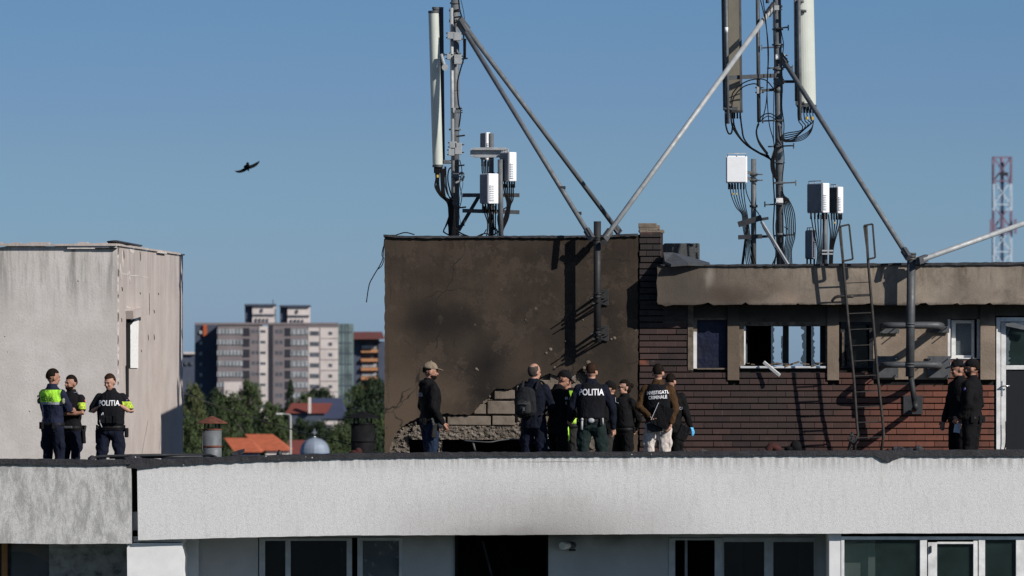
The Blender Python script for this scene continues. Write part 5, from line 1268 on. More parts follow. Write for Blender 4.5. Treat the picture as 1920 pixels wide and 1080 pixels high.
cables('cable_tags', [cable([(1374,362,108.83),(1374.2,365,108.83)],.018),cable([(1380,362,108.83),(1380.2,365,108.83)],.018),cable([(1565,416,109.0),(1564.6,419,109.0)],.018),cable([(1513,219,109.0),(1513,224,109.0)],.03),cable([(1523,219,109.0),(1523,225,109.0)],.03),cable([(820,328,108.6),(820,333,108.6)],.025)], 'small yellow tape tags wrapped on the black antenna cables', 'yellow', cat='cable tags')
# braces
def brace(a,b,r,label,mat='galv'):
    t=thing('brace_tube', P(*b), label, 'brace', 'diagonal brace tubes'); cyl(P(*a),P(*b),r,16).build('tube', M[mat], t)
    va,vb=P(*a),P(*b); d_=(vb-va).normalized(); MM().beam(va-d_*.1,va+d_*.14,r*1.5,r*2.6).build('end_fitting', M['steel_m'], t); MM().beam(vb-d_*.14,vb+d_*.06,r*1.5,r*2.6).build('end_fitting', M['steel_m'], t)
    return t
b1=brace((866,50,108.8),(1107,443,106.5),.048,'dark brace from the left mast down to the sooty pole')
m_=MM(); 
for (x,y) in ((1055,352),(1085,400)): m_.box(P(x,y,107.0),(.09,.06,.05)); 
m_.build('clip', M['steel_d'], b1)
brace((868,44,109.1),(1158,432,111.0),.048,'brace from the left mast passing behind to the burnt roof','galv')
brace((1447,16,109.2),(1136,444,106.6),.050,'bright brace from the right mast leaning left to the sooty pole','galv_l')
brace((1467,110,109.2),(1701,479,106.2),.050,'grey brace from the right mast down to the grey pole')
brace((1728,487,106.2),(2080,362,110.5),.052,'bright brace rising from the grey pole to the right edge','galv_l')
# ================================================================ people
V = Vector
def ellrings(mb, rings, n=20):
    """rings: (cx,cy,z,rx,ry)"""
    b=len(mb.v); k=len(rings)
    for (cx,cy,z,rx,ry) in rings:
        for i in range(n):
            a=2*math.pi*i/n; c,s=math.cos(a),math.sin(a); e=.85
            mb.v.append(V((cx+rx*math.copysign(abs(c)**e,c), cy+ry*math.copysign(abs(s)**e,s), z)))
    for j in range(k-1):
        for i in range(n): mb.f.append([b+j*n+i,b+j*n+(i+1)%n,b+(j+1)*n+(i+1)%n,b+(j+1)*n+i]); mb.m.append(0); mb.sm.append(True)
    mb.f.append([b+i for i in range(n)][::-1]); mb.m.append(0); mb.sm.append(True)
    mb.f.append([b+(k-1)*n+i for i in range(n)]); mb.m.append(0); mb.sm.append(True)
def hand(mb, w, d, nrm, curl=.5, thick=0, side=1):
    d=d.normalized(); nrm=(nrm-d*nrm.dot(d)).normalized(); s_=d.cross(nrm).normalized()*side
    mb.limb([w-d*.01,w+d*.045,w+d*.085],[(.024+thick,.02+thick),(.038+thick,.017+thick),(.036+thick,.015+thick)],10)
    for k,(off,l) in enumerate(((-.028,.062),(-.010,.074),(.010,.070),(.028,.055))):
        p0=w+d*.085+s_*off; a=curl*.8; p1=p0+(d*math.cos(a)+nrm*math.sin(a))*l*.5; a*=2.0; p2=p1+(d*math.cos(a)+nrm*math.sin(a))*l*.5
        mb.limb([p0-d*.02,p0,p1,p2],[.0095+thick,.0095+thick,.009+thick,.0075+thick],8)
    t0=w+d*.025-s_*.03; t1=t0+(d*.7-s_*.6+nrm*.3).normalized()*.035; t2=t1+(d*.9+nrm*.4).normalized()*.03
    mb.limb([t0,t1,t2],[.012+thick,.0105+thick,.009+thick],8)
TORSO=[(0,0,.86,.10,.09),(0,0,.90,.155,.115),(0,.005,.98,.165,.12),(0,0,1.08,.150,.108),(0,-.005,1.20,.165,.115),(0,0,1.33,.188,.125),(0,.01,1.42,.172,.112),(0,.012,1.47,.132,.09),(0,.012,1.51,.075,.07)]
def bend(p, lean, twist=0):
    """lean the upper body about the hips"""
    if p.z<=.95: return p.copy()
    t=min(1,(p.z-.95)/.25); q=V((p.x,p.y,p.z-.95)); q=Matrix.Rotation(lean[0]*t,3,'X')@q; q=Matrix.Rotation(lean[1]*t,3,'Y')@q
    return V((q.x,q.y,q.z+.95))
def text_on(parent, body, target, x, z, size, mat, back, label=None, bold=.012, sq=.8, line=1.0, name='lettering', tilt=0):
    cu=bpy.data.curves.new('lettering','FONT'); cu.body=body; cu.size=size; cu.align_x='CENTER'; cu.align_y='CENTER'; cu.offset=bold*size*1.6; cu.space_line=line; cu.resolution_u=3
    ob=bpy.data.objects.new('lettering_src',cu); COL.objects.link(ob); bpy.context.view_layer.update(); dg=bpy.context.evaluated_depsgraph_get()
    me=bpy.data.meshes.new_from_object(ob.evaluated_get(dg)); bpy.data.objects.remove(ob)
    ev=target.evaluated_get(dg); tm=ev.to_mesh(); bvh=BVHTree.FromPolygons([v.co.copy() for v in tm.vertices],[list(p.vertices) for p in tm.polygons]); ev.to_mesh_clear()
    sgn=1 if back else -1; ca,sa=math.cos(tilt),math.sin(tilt)
    import bmesh
    bm=bmesh.new(); bm.from_mesh(me); bmesh.ops.triangulate(bm,faces=bm.faces); 
    for _ in range(2):
        ed=[e for e in bm.edges if e.calc_length()>size*.16]
        if ed: bmesh.ops.subdivide_edges(bm,edges=ed,cuts=1); bmesh.ops.triangulate(bm,faces=[f for f in bm.faces if len(f.verts)>4])
    bm.to_mesh(me); bm.free()
    for v in me.vertices:
        lx=v.co.x*sq; lz=v.co.y; xx=x+(-1 if back else 1)*(lx*ca-lz*sa); zz=z+lx*sa+lz*ca
        h=bvh.ray_cast(V((xx,sgn*.8,zz)),V((0,-sgn,0)))
        yy=h[0].y if h[0] is not None else sgn*.17
        v.co=V((xx,yy+sgn*.008,zz))
    me.materials.clear(); me.materials.append(mat); o=bpy.data.objects.new(name,me); COL.objects.link(o); o.parent=parent
    if label: o['label']=label
    return o
def person(px, Y, toppy, yaw, label, top='black', trousers='navy', head=(0,0), arms=None, stance=.11, feet=None, skin='skin', hair='hair_dark', hairstyle='short', cap=None, beard=False,
           vest=None, sleeves='long', belt=True, holster=None, glasses=False, lean=(0,0), bulk=1.0, gloves=None, hood=False, topmat=None, shirt_long=0, female=False):
    zt=PZ(toppy,Y); H=zt-ROOF; s=H/1.80
    t=thing('person', V((PX(px,Y),Y,ROOF)), label, 'person', rz=yaw, scale=s)
    arms = arms or {}
    J={}
    for sd,nm in ((1,'l'),(-1,'r')):
        J[nm+'s']=bend(V((sd*.172,.01,1.425)),lean)
        e=arms.get(nm+'e',(sd*.25,.03,1.17)); w=arms.get(nm+'w',(sd*.25,-.05,.91)); J[nm+'e']=bend(V(e),lean); J[nm+'w']=bend(V(w),lean)
        if feet: k,a_=feet[nm]
        else: k,a_=((sd*(stance*.95),-.02,.50),(sd*stance,.02,.085))
        J[nm+'h']=V((sd*.092,0,.92)); J[nm+'k']=V(k); J[nm+'a']=V(a_)
    neck=bend(V((0,.012,1.50)),lean)
    Rh=Matrix.Rotation(head[0],3,'Z')@Matrix.Rotation(head[1],3,'X')
    Hd=neck+V((0,-.008,.012))
    def hp(p): return Hd+Rh@V(p)
    def R3(m_=None): return Rh
    # --- skin body
    b=MB(); st0=len(b.v); ellrings(b,[(x,y,z,rx*.88,ry*.86) for x,y,z,rx,ry in TORSO]); b.v=[bend(v,lean) for v in b.v]
    b.limb([neck-V((0,0,.04)),Hd+Rh@V((0,0,.07))],[.056,.052],14)
    b.ell(hp((0,.008,.155)),(.074,.093,.100),22,16,rot=Rh); b.ell(hp((0,-.028,.085)),(.055,.062,.062),18,12,rot=Rh); b.ell(hp((0,-.06,.055)),(.028,.028,.024),12,8,rot=Rh)
    b.limb([hp((0,-.083,.145)),hp((0,-.103,.112))],[.010,.015],8); b.ell(hp((0,-.085,.160)),(.045,.016,.010),12,8,rot=Rh); b.ell(hp((.035,-.07,.110)),(.022,.018,.02),10,8,rot=Rh); b.ell(hp((-.035,-.07,.110)),(.022,.018,.02),10,8,rot=Rh)
    for sd in (1,-1): b.ell(hp((sd*.076,.012,.125)),(.012,.022,.034),10,8,rot=Rh)
    ar=.90 if female else 1.0
    for nm,sd in (('l',1),('r',-1)):
        b.limb([J[nm+'s'],(J[nm+'s']+J[nm+'e'])/2,J[nm+'e'],(J[nm+'e']*2+J[nm+'w'])/3,J[nm+'w']],[.05*ar,.047*ar,.040*ar,.041*ar,.027*ar],12)
        hd=(J[nm+'w']-J[nm+'e']).normalized(); hn=arms.get(nm+'n',(-sd,-.3,0)); hand(b,J[nm+'w'],(hd+V(arms.get(nm+'hd',(0,0,0)))).normalized(),V(hn),arms.get('curl',.55),side=sd)
        b.limb([J[nm+'h'],J[nm+'k'],J[nm+'a']],[.07,.05,.035],12); b.limb([J[nm+'a']-V((0,0,.03)),J[nm+'a']+V((0,-.12,-.05))],[.030,.022],8)
    body=b.build('body', M[skin], t, local=True, remesh=.0085, smooth=3)
    # eyes, mouth
    for sd in (1,-1): MB().ell(hp((sd*.030,-.081,.143)),(.012,.008,.006),8,6,rot=Rh).build('eye', M['eye'], t, local=True)
    MB().ell(hp((0,-.090,.083)),(.022,.006,.0055),8,6,rot=Rh).build('mouth', M['lip'], t, local=True)
    # hair
    def hfn(d):
        if hairstyle=='bald':
            m_=(d.y>-.1 and -.8<d.z<.62-.2*d.y); return 1.02 if m_ else .80
        m_=(d.z>.52+.12*d.y if d.y<0 else d.z>-.45) or (d.y>-.1 and d.z>-.05)
        if abs(d.x)>.8 and d.z<.0: m_=False
        return 1.06+.02*mnoise.noise(d*6) if m_ else .80
    hb_=MB(); hb_.ell(hp((0,.010,.158)),(.079,.098,.106),32,24,rot=Rh,fn=hfn)
    if hairstyle=='bun': hb_.ell(hp((0,.125,.165)),(.042,.04,.042),14,10); hb_.ell(hp((0,.06,.12)),(.075,.06,.08),14,10,rot=Rh)
    for sd in (1,-1): hb_.ell(hp((sd*.030,-.088,.162)),(.018,.006,.0045),8,6,rot=Rh)
    hb_.build('hair', M[hair], t, local=True)
    if beard:
        bb_=MB(); bb_.ell(hp((0,-.028,.085)),(.060,.066,.066),24,18,rot=Rh,fn=lambda d: 1.03 if (d.z<.15 and d.y<.5 and not (d.y<-.75 and -.1<d.z<.2 and abs(d.x)<.35)) else .78); bb_.build('beard', M[hair], t, local=True)
    if cap:
        cb=MB(); cb.ell(hp((0,.008,.165)),(.086,.106,.112),30,20,rot=Rh,fn=lambda d: 1.0 if d.z>.12 else .78)
        cb.limb([hp((0,-.075,.185)),hp((0,-.12,.180)),hp((0,-.165,.170))],[(.072,.010),(.070,.009),(.05,.007)],16); cb.ell(hp((0,.008,.278)),.012,8,6)
        cb.build('cap', M[cap], t, local=True)
        if cap!='khaki': MB().box(hp((0,-.098,.225)),(.05,.006,.03),rot=Rh@Matrix.Rotation(-.35,3,'X')).build('cap_badge', M['dim_ink'], t, local=True)
    if glasses:
        gb=MB()
        for sd in (1,-1): gb.ell(hp((sd*.033,-.090,.142)),(.028,.010,.019),12,8,rot=Rh); gb.tube([hp((sd*.058,-.082,.146)),hp((sd*.080,.01,.148))],.004,6)
        gb.tube([hp((-.01,-.098,.147)),hp((.01,-.098,.147))],.004,6); gb.build('sunglasses', M['sunglass'], t, local=True)
    # trousers
    tb=MB(); ellrings(tb,[(0,0,.84,.09,.085),(0,0,.88,.160*bulk,.120*bulk),(0,.008,.95,.172*bulk,.130*bulk),(0,0,1.03,.160*bulk,.118*bulk),(0,0,1.06,.155*bulk,.112*bulk)])
    for nm,sd in (('l',1),('r',-1)):
        h_,k_,a_=J[nm+'h'],J[nm+'k'],J[nm+'a']; bk=bulk
        tb.limb([h_,(h_*2+k_)/3,(h_+k_*2)/3,k_,(k_*2+a_)/3+V((0,.012,0)),(k_+a_*2)/3,a_+V((0,.01,.04))],[.098*bk,.093*bk,.082*bk,.070*bk,.072*bk,.064*bk,.058*bk],14)
        if trousers!='jeans': tb.ell((h_+k_)/2+V((sd*.085,.01,-.02)),(.02,.06,.08),10,8)
    tb.build('trousers', M[trousers], t, local=True, remesh=.012, smooth=2, disp=.028, dscale=.09)
    for nm in 'lr':
        a_=J[nm+'a']; sb=MB(); sb.limb([a_+V((0,.015,.06)),a_+V((0,.02,-.03))],[.052,.048],12); sb.limb([a_+V((0,.03,-.045)),a_+V((0,-.06,-.05)),a_+V((0,-.17,-.055))],[(.040,.036),(.046,.036),(.038,.026)],12); sb.build('boot', M['boot'], t, local=True, remesh=.010, smooth=2)
    # top
    k=1.07*bulk; jb=MB(); rr=[(x,y,z,rx*k,ry*k*1.03) for x,y,z,rx,ry in TORSO[1:]]; z0=.93-shirt_long
    rr=[(0,0,z0,.168*k,.125*k)]+[q for q in rr if q[2]>z0+.03]; rr.append((0,.012,1.535,.070,.068)); rr.append((0,.008,1.56,.064,.066))
    ellrings(jb,rr); jb.v=[bend(v,lean) for v in jb.v]
    for nm,sd in (('l',1),('r',-1)):
        s_,e_,w_=J[nm+'s'],J[nm+'e'],J[nm+'w']
        if sleeves=='long': jb.limb([s_,(s_+e_)/2,e_,(e_+w_)/2,w_-(w_-e_)*.04],[.062*bulk,.061*bulk,.055*bulk,.049*bulk,.041*bulk],14)
        else: jb.limb([s_,(s_+e_)/2,s_+(e_-s_)*.72],[.062*bulk,.064*bulk,.062*bulk],14)
    if hood: jb.limb([bend(V((-.08,.08,1.50)),lean),bend(V((0,.11,1.47)),lean),bend(V((.08,.08,1.50)),lean)],[.04,.055,.04],12)
    topo=jb.build('jacket' if sleeves=='long' else 'shirt', topmat or M[top], t, local=True, remesh=.012, smooth=2, disp=.022 if sleeves=='long' else .014, dscale=.085)
    surf=topo
    if vest:
        vb=MB(); ellrings(vb,[(0,0,1.00,.155*k,.125*k),(0,0,1.03,.178*k,.142*k),(0,-.003,1.10,.175*k,.142*k),(0,-.004,1.22,.183*k,.148*k),(0,.0,1.34,.180*k,.152*k),(0,.005,1.42,.150*k,.140*k),(0,.01,1.48,.118*k,.105*k),(0,.012,1.50,.09,.08)],28); vb.v=[bend(v,lean) for v in vb.v]
        surf=vb.build('vest', M[vest], t, local=True, remesh=.012, smooth=2)
        pb_=MB()
        if vest=='vest':
            for (x,z,w_,h_) in ((-.10,1.10,.08,.12),(.0,1.09,.09,.10),(.10,1.10,.07,.12)):
                for sg in (-1,): pb_.box(bend(V((x,sg*.155*k,z)),lean),(w_,.04,h_))
            pb_.build('pouch', M['vest'], t, local=True, bevel=.008)
    if belt:
        bl_=MB(); ellrings(bl_,[(0,0,.955,.177*bulk,.135*bulk),(0,0,.96,.182*bulk,.140*bulk),(0,0,1.00,.180*bulk,.138*bulk),(0,0,1.005,.172*bulk,.13*bulk)],28); bl_.build('belt', M['leather'], t, local=True)
        for (x,y) in ((.17,.06),(-.12,.12),(.08,.135)): MB().box(V((x*bulk,y*bulk,.965)),(.05,.045,.10),rot=Matrix.Rotation(math.atan2(y,x)-math.pi/2,3,'Z')).build('belt_pouch', M['black2'], t, local=True, bevel=.008)
    if holster:
        sd=holster; ho=MB(); ho.box(V((sd*.215,.02,.84)),(.035,.07,.20),rot=Matrix.Rotation(.1,3,'X')); ho.box(V((sd*.195,.02,.93)),(.02,.05,.06)); hh=ho.build('holster', M['leather'], t, local=True, bevel=.01)
        gr=MB(); gr.box(V((sd*.222,.045,.965)),(.026,.035,.10),rot=Matrix.Rotation(-.3,3,'X')); gr.build('pistol_grip', M['steel_d'], hh, local=True, bevel=.006)
    if gloves:
        for nm,sd in (('l',1),('r',-1)):
            gl=MB(); hd=(J[nm+'w']-J[nm+'e']).normalized(); hand(gl,J[nm+'w'],(hd+V(arms.get(nm+'hd',(0,0,0)))).normalized(),V(arms.get(nm+'n',(-sd,-.3,0))),arms.get('curl',.55),.003,side=sd); gl.limb([J[nm+'w']-hd*.05,J[nm+'w']],[.034,.032],10); gl.build('glove', M[gloves], t, local=True, remesh=.006, smooth=1)
    t['_J']=0; del t['_J']
    return t, surf, topo, J, hp, Rh
def flag(t, p, nrm, w=.05, h=.035, name='flag_patch'):
    nrm=nrm.normalized(); s_,u_=frame_of(nrm); m_=MB()
    for i,mi in enumerate((0,1,2)):
        a=p+s_*(-(w/2)+w/3*i)*-1; b=p+s_*(-(w/2)+w/3*(i+1))*-1
        m_.add([a-u_*h/2+nrm*.004,b-u_*h/2+nrm*.004,b+u_*h/2+nrm*.004,a+u_*h/2+nrm*.004],[(0,1,2,3)],mi)
    m_.build(name,[M['flag_b'],M['flag_y'],M['flag_r']],t,local=True)
FOLD=dict(le=(.25,-.08,1.20),lw=(-.06,-.20,1.19),re=(-.25,-.08,1.20),rw=(.07,-.23,1.22),ln=(0,-1,0),rn=(0,1,0),curl=.3)
# hi-vis jacket material (bands in garment space)
g=G('navy_jacket_with_lime_shoulders'); v=g.obj(); x,y,z=g.xyz(v); ax=g.m('ABSOLUTE',x)
torso=g.m('LESS_THAN',ax,.20); hi=g.m('MULTIPLY',g.m('GREATER_THAN',z,1.29),g.m('LESS_THAN',z,1.475))
f=g.noise(g.vm(v,(1,1,.55)),9,3,.5,1.2)
col=g.mix(g.m('MULTIPLY',torso,hi),(.011,.015,.034),(.40,.80,.06))
band=g.m('MULTIPLY',torso,g.m('MULTIPLY',g.m('GREATER_THAN',z,1.265),g.m('LESS_THAN',z,1.30))); col=g.mix(band,col,(.34,.35,.36))
vb_=g.m('MULTIPLY',g.m('GREATER_THAN',x,.085),g.m('MULTIPLY',g.m('LESS_THAN',x,.115),g.m('LESS_THAN',z,1.28))); vb_=g.m('MULTIPLY',vb_,g.m('GREATER_THAN',y,0)); vb_=g.m('MULTIPLY',vb_,g.m('GREATER_THAN',z,.95)); col=g.mix(vb_,col,(.30,.31,.33))
g.bump(f,.5,.05); M['hivis_jacket']=g.done(col,.85,0,.2)
g=G('black_polo_with_yellow_sleeve_squares'); v=g.obj(); x,y,z=g.xyz(v); ax=g.m('ABSOLUTE',x)
sl=g.m('MULTIPLY',g.m('GREATER_THAN',x,.175),g.m('MULTIPLY',g.m('GREATER_THAN',z,1.26),g.m('LESS_THAN',z,1.36)))  # one sleeve only; the other sleeve's shade is painted in as black
chk=g.N('ShaderNodeTexChecker'); g.L(g.vm(v,(1,1,1)),chk.inputs['Vector']); chk.inputs['Scale'].default_value=26
col=g.mix(g.m('MULTIPLY',sl,g.m('ADD',g.m('MULTIPLY',chk.outputs['Fac'],.4),.6)),(.008,.008,.010),(.50,.66,.07)); g.bump(g.noise(v,9,3),.4,.04); M['polo']=g.done(col,.9,0,.15)

# 1 officer in lime-shouldered jacket, seen from behind, arms folded
t,sf,tp_,J,hp,Rh=person(99,101.9,688,R(142),'officer with lime shouldered jacket seen from behind, arms folded',top='navy',trousers='navy',arms=FOLD,head=(R(-25),R(4)),hair='hair_dark',topmat=M['hivis_jacket'],stance=.12,bulk=1.0,skin='skin_tan')
text_on(t,'POLITIA',sf,0,1.345,.085,M['green_ink'],True)
o=MB().ell(J['ls']+V((.062,.02,-.09)),(.012,.034,.04),12,8); 
MB().ell(J['rs']+V((-.062,.02,-.11)),(.014,.036,.042),12,8).build('round_patch',M['patch'],t,local=True); MB().ell(J['ls']+V((.068,.02,-.11)),(.014,.036,.042),12,8).build('round_patch',M['patch'],t,local=True)
flag(t,J['ls']+V((.070,.03,-.045)),V((1,.3,.2))); MB().box(V((-.15,-.16,.94)),(.12,.05,.035),rot=Matrix.Rotation(.5,3,'Z')).build('baton',M['steel_m'],t,local=True,bevel=.01)
# 2 officer facing left with folded arms
t,sf,tp_,J,hp,Rh=person(133,102.6,700,R(-28),'bearded officer in short sleeves with folded arms, facing left',top='black',trousers='navy',arms=FOLD,head=(R(-18),R(2)),beard=True,sleeves='short',topmat=M['polo'],holster=1,stance=.10,skin='skin_tan')
MB().ell(J['ls']+V((.068,-.03,-.10)),(.012,.032,.038),12,8).build('round_patch',M['patch'],t,local=True); flag(t,J['ls']+V((.070,-.03,-.04)),V((1,-.4,.2))); flag(t,V((.08,-.135,1.33)),V((0,-1,0)),.05,.02,'chest_flag')
m_=MB(); m_.box(V((.10,-.02,1.512)),(.10,.03,.012)); m_.box(V((-.10,-.02,1.512)),(.10,.03,.012)); m_.build('shoulder_board',M['dim_ink'],t,local=True)
# 3 officer facing camera
t,sf,tp_,J,hp,Rh=person(208,101.7,697,R(-8),'officer facing the camera, hands tucked in a black POLITIA vest',top='black2',trousers='navy',vest='vest',sleeves='short',topmat=M['polo'],
  arms=dict(le=(.31,.02,1.20),lw=(.175,-.085,1.29),re=(-.31,.02,1.20),rw=(-.175,-.085,1.27),ln=(-1,0,0),rn=(1,0,0),lhd=(-.3,0,.2),rhd=(.3,0,.2),curl=.5),head=(R(-22),R(14)),holster=-1,stance=.16,bulk=1.06,hair='hair_brown',feet=dict(l=((.14,-.02,.5),(.17,.02,.085)),r=((-.14,-.02,.5),(-.15,.02,.085))))
text_on(t,'POLITIA',sf,.0,1.335,.112,M['white_ink'],False,sq=.78)
MB().ell(J['ls']+V((.085,-.02,-.10)),(.012,.032,.038),12,8).build('round_patch',M['patch'],t,local=True); flag(t,J['ls']+V((.080,-.04,-.05)),V((1,-.6,.2)))
MB().box(V((.235,0,.90)),(.05,.09,.14)).build('pouch',M['leather'],t,local=True,bevel=.015)
m_=MB(); m_.tube(spline([V((-.10,-.17,1.18)),V((-.13,-.19,1.08)),V((-.10,-.18,.98))],4),.008,6); m_.tube([V((-.09,-.165,1.20)),V((-.09,-.165,1.16))],.012,6); m_.build('key_cord',M['galv_l'],t,local=True)
# 4 man in hoodie and khaki cap, facing right
t,sf,tp_,J,hp,Rh=person(806,103.0,676,R(112),'man in black hoodie, khaki cap and jeans standing alone, facing right',top='black',trousers='jeans',cap='khaki',hood=True,head=(R(-14),R(6)),holster=-1,hair='hair_dark',beard=True,
  arms=dict(re=(-.25,.05,1.17),rw=(-.23,-.10,.94),le=(.25,.03,1.17),lw=(.22,-.12,.94)),stance=.09,feet=dict(l=((.09,-.04,.5),(.09,-.05,.085)),r=((-.09,.0,.5),(-.10,.06,.085))),bulk=1.03,skin='skin_tan')
text_on(t,'POLITIA',sf,.02,1.33,.075,M['dim_ink'],True,sq=.8)
m_=MB(); m_.box(V((-.235,.05,.97)),(.03,.03,.05)); m_.ell(V((-.22,-.07,.93)),(.03,.05,.06),10,8); m_.build('radio',M['steel_d'],t,local=True,bevel=.005)
# 5 balding man with backpack
t,sf,tp_,J,hp,Rh=person(1001,103.2,677,R(155),'balding man in navy jacket wearing a grey backpack',top='navyj',trousers='navy',hair='hair_grey',hairstyle='bald',head=(R(-20),R(6)),shirt_long=.06,
  arms=dict(le=(.25,-.04,1.17),lw=(.14,-.24,1.10),re=(-.26,-.04,1.17),rw=(-.14,-.24,1.10)),feet=dict(l=((.12,-.02,.5),(.13,.0,.085)),r=((-.13,.0,.5),(-.17,.03,.085))),belt=False,bulk=1.02)
bk=thing('backpack', world_loc(t), 'dark grey backpack with front pocket worn by the balding man', 'backpack', rz=t.rotation_euler.z, scale=t.scale[0])
m_=MB(); m_.limb([V((.03,.20,1.10)),V((.03,.22,1.25)),V((.03,.19,1.38))],[(.16,.085),(.165,.09),(.13,.065)],18); m_.build('main_compartment',M['pack'],bk,local=True,remesh=.012,smooth=2,disp=.015)
m_=MB(); m_.limb([V((.03,.275,1.10)),V((.03,.285,1.20)),V((.03,.275,1.26))],[(.115,.045),(.12,.045),(.10,.03)],16); m_.build('front_pocket',M['grey'],bk,local=True,remesh=.012,smooth=1)
m_=MB(); m_.box(V((-.01,.34,1.22)),(.16,.008,.008)); m_.box(V((.0,.338,1.14)),(.02,.012,.05)); m_.build('zip',M['galv'],bk,local=True)
for sd in (1,-1): 
    m_=MB(); m_.tube(spline([V((sd*.10,.17,1.40)),V((sd*.115,.10,1.52)),V((sd*.13,-.03,1.50)),V((sd*.14,-.15,1.36)),V((sd*.17,-.10,1.15)),V((sd*.15,.12,1.05))],5),[(.022,.010)]*26,8); m_.build('strap',M['pack'],bk,local=True)
# 7 hi-vis person behind (built before 6 in depth)
g=G('black_jacket_with_lime_front'); v=g.obj(); x,y,z=g.xyz(v); lime=g.m('MULTIPLY',g.m('LESS_THAN',y,-.02),g.m('LESS_THAN',g.m('ABSOLUTE',x),.17)); g.bump(g.noise(v,9,3),.5,.05)
M['lime_front']=g.done(g.mix(lime,(.006,.006,.007),(.42,.76,.08)),.85,0,.2)
t,sf,tp_,J,hp,Rh=person(1071,104.6,697,R(-62),'man in lime safety vest behind the black capped man, looking down',top='black',trousers='grey',head=(R(0),R(28)),hair='hair_dark',vest='lime_y',arms=dict(le=(.25,-.05,1.17),lw=(.20,-.18,1.0),re=(-.25,-.02,1.17),rw=(-.2,-.18,1.0)),lean=(R(4),0),skin='skin_tan')
MB().box(V((0,-.16,1.14)),(.34,.03,.05)).build('reflective_band',M['reflect'],t,local=True)
m_=MB(); m_.limb([J['lw']+V((0,0,-.05)),J['lw']+V((0,-.02,-.22))],[.03,.055],10); m_.build('lime_cloth',M['lime'],t,local=True)
# 6 black capped man looking down
t,sf,tp_,J,hp,Rh=person(1046,103.3,689,R(122),'man in black jacket and black cap looking down at his hands',top='black',trousers='black',cap='black2',head=(R(-25),R(30)),
  arms=dict(le=(.24,-.08,1.15),lw=(.10,-.28,1.12),re=(-.25,-.08,1.15),rw=(-.08,-.28,1.12)),lean=(R(3),0),shirt_long=.1,belt=False,bulk=1.0,skin='skin_tan',hair='hair_dark')
MB().box(J['rs']+V((-.070,.01,-.07)),(.008,.07,.035)).build('sleeve_patch',M['dim_ink'],t,local=True); MB().ell(J['rs']+V((-.066,.01,-.14)),(.008,.03,.03),10,8).build('round_patch',M['patch'],t,local=True)
MB().beam(V((-.12,-.15,1.46)),V((-.02,-.20,1.18)),.05,.012).build('lime_lapel',M['lime'],t,local=True)
# 9 dark figure between (behind)
t,sf,tp_,J,hp,Rh=person(1146,105.2,712,R(-120),'dark clothed person mostly hidden behind the broad POLITIA officer',top='black',trousers='grey',head=(0,R(10)),bulk=.95,cap='black2')
# 8 POLITIA officer from behind
t,sf,tp_,J,hp,Rh=person(1109,102.7,677,R(178),'broad officer seen from behind with POLITIA on his vest, dark green trousers',top='navyj',trousers='green',vest='vest',head=(R(-4),R(8)),hair='hair_brown',
  arms=dict(le=(.27,.02,1.17),lw=(.30,-.16,1.0),re=(-.29,.03,1.16),rw=(-.30,-.02,.88)),stance=.2,bulk=1.05,feet=dict(l=((.12,-.02,.5),(.14,.0,.085)),r=((-.16,-.01,.5),(-.24,.02,.085))),skin='skin')
text_on(t,'POLITIA',sf,.0,1.37,.122,M['white_ink'],True,sq=.78)
m_=MB(); m_.ell(V((.0,.165,.985)),(.045,.02,.035),14,10); m_.build('handcuffs',M['galv_l'],t,local=True); m_=MB(); m_.tube([V((.125,.15,1.0)),V((.13,.16,.86))],.016,8); m_.ell(V((.125,.155,1.0)),.022,8,6); m_.build('torch',M['galv_l'],t,local=True)
MB().tube([V((-.155,.12,1.02)),V((-.16,.12,.93))],.014,8).build('key_ring',M['galv_l'],t,local=True)
# 10 woman with sunglasses
t,sf,tp_,J,hp,Rh=person(1170,104.4,709,R(-48),'woman in black uniform with sunglasses and hair bun, facing left',top='black',trousers='black',hairstyle='bun',hair='hair_dark',glasses=True,female=True,head=(R(-22),R(0)),
  arms=dict(le=(.25,.10,1.15),lw=(.08,.18,.98),re=(-.25,.10,1.15),rw=(-.08,.18,.98)),vest='black2',bulk=.98,skin='skin')
m_=MB(); m_.tube(spline([V((-.06,-.13,1.49)),V((-.03,-.155,1.42)),V((.03,-.15,1.40))],4),.005,6); m_.build('earpiece_cord',M['dim_ink'],t,local=True)
# 12 gloved person behind investigator
t,sf,tp_,J,hp,Rh=person(1257,104.6,697,R(165),'black clothed person with light blue gloves holding a black case',top='black',trousers='black',gloves='blue_glove',head=(R(8),R(14)),hair='hair_dark',
  arms=dict(re=(-.25,-.02,1.15),rw=(-.30,-.06,.97),le=(.24,-.06,1.15),lw=(.12,-.2,1.02),rhd=(-.2,.2,0)),belt=False,shirt_long=.06,bulk=1.06)
text_on(t,'POLITIA\nCRIMINALISTICA',sf,-.07,1.27,.055,M['dim_ink'],True,sq=.7)
cs2=thing('equipment_case', P(1281,812,104.2), 'small black case hanging from the blue gloved hand', 'case')
m_=MB(); c0=P(1281,812,104.2); m_.box(c0,(.17,.10,.24),rot=Matrix.Rotation(.45,3,'Y')); m_.build('case_body',M['black2'],cs2,bevel=.02); m_=MB(); m_.tube(spline([P(1276,799,104.2),P(1279,793,104.2),P(1288,797,104.2),P(1291,804,104.2)],4),.008,6); m_.build('handle',M['black2'],cs2)
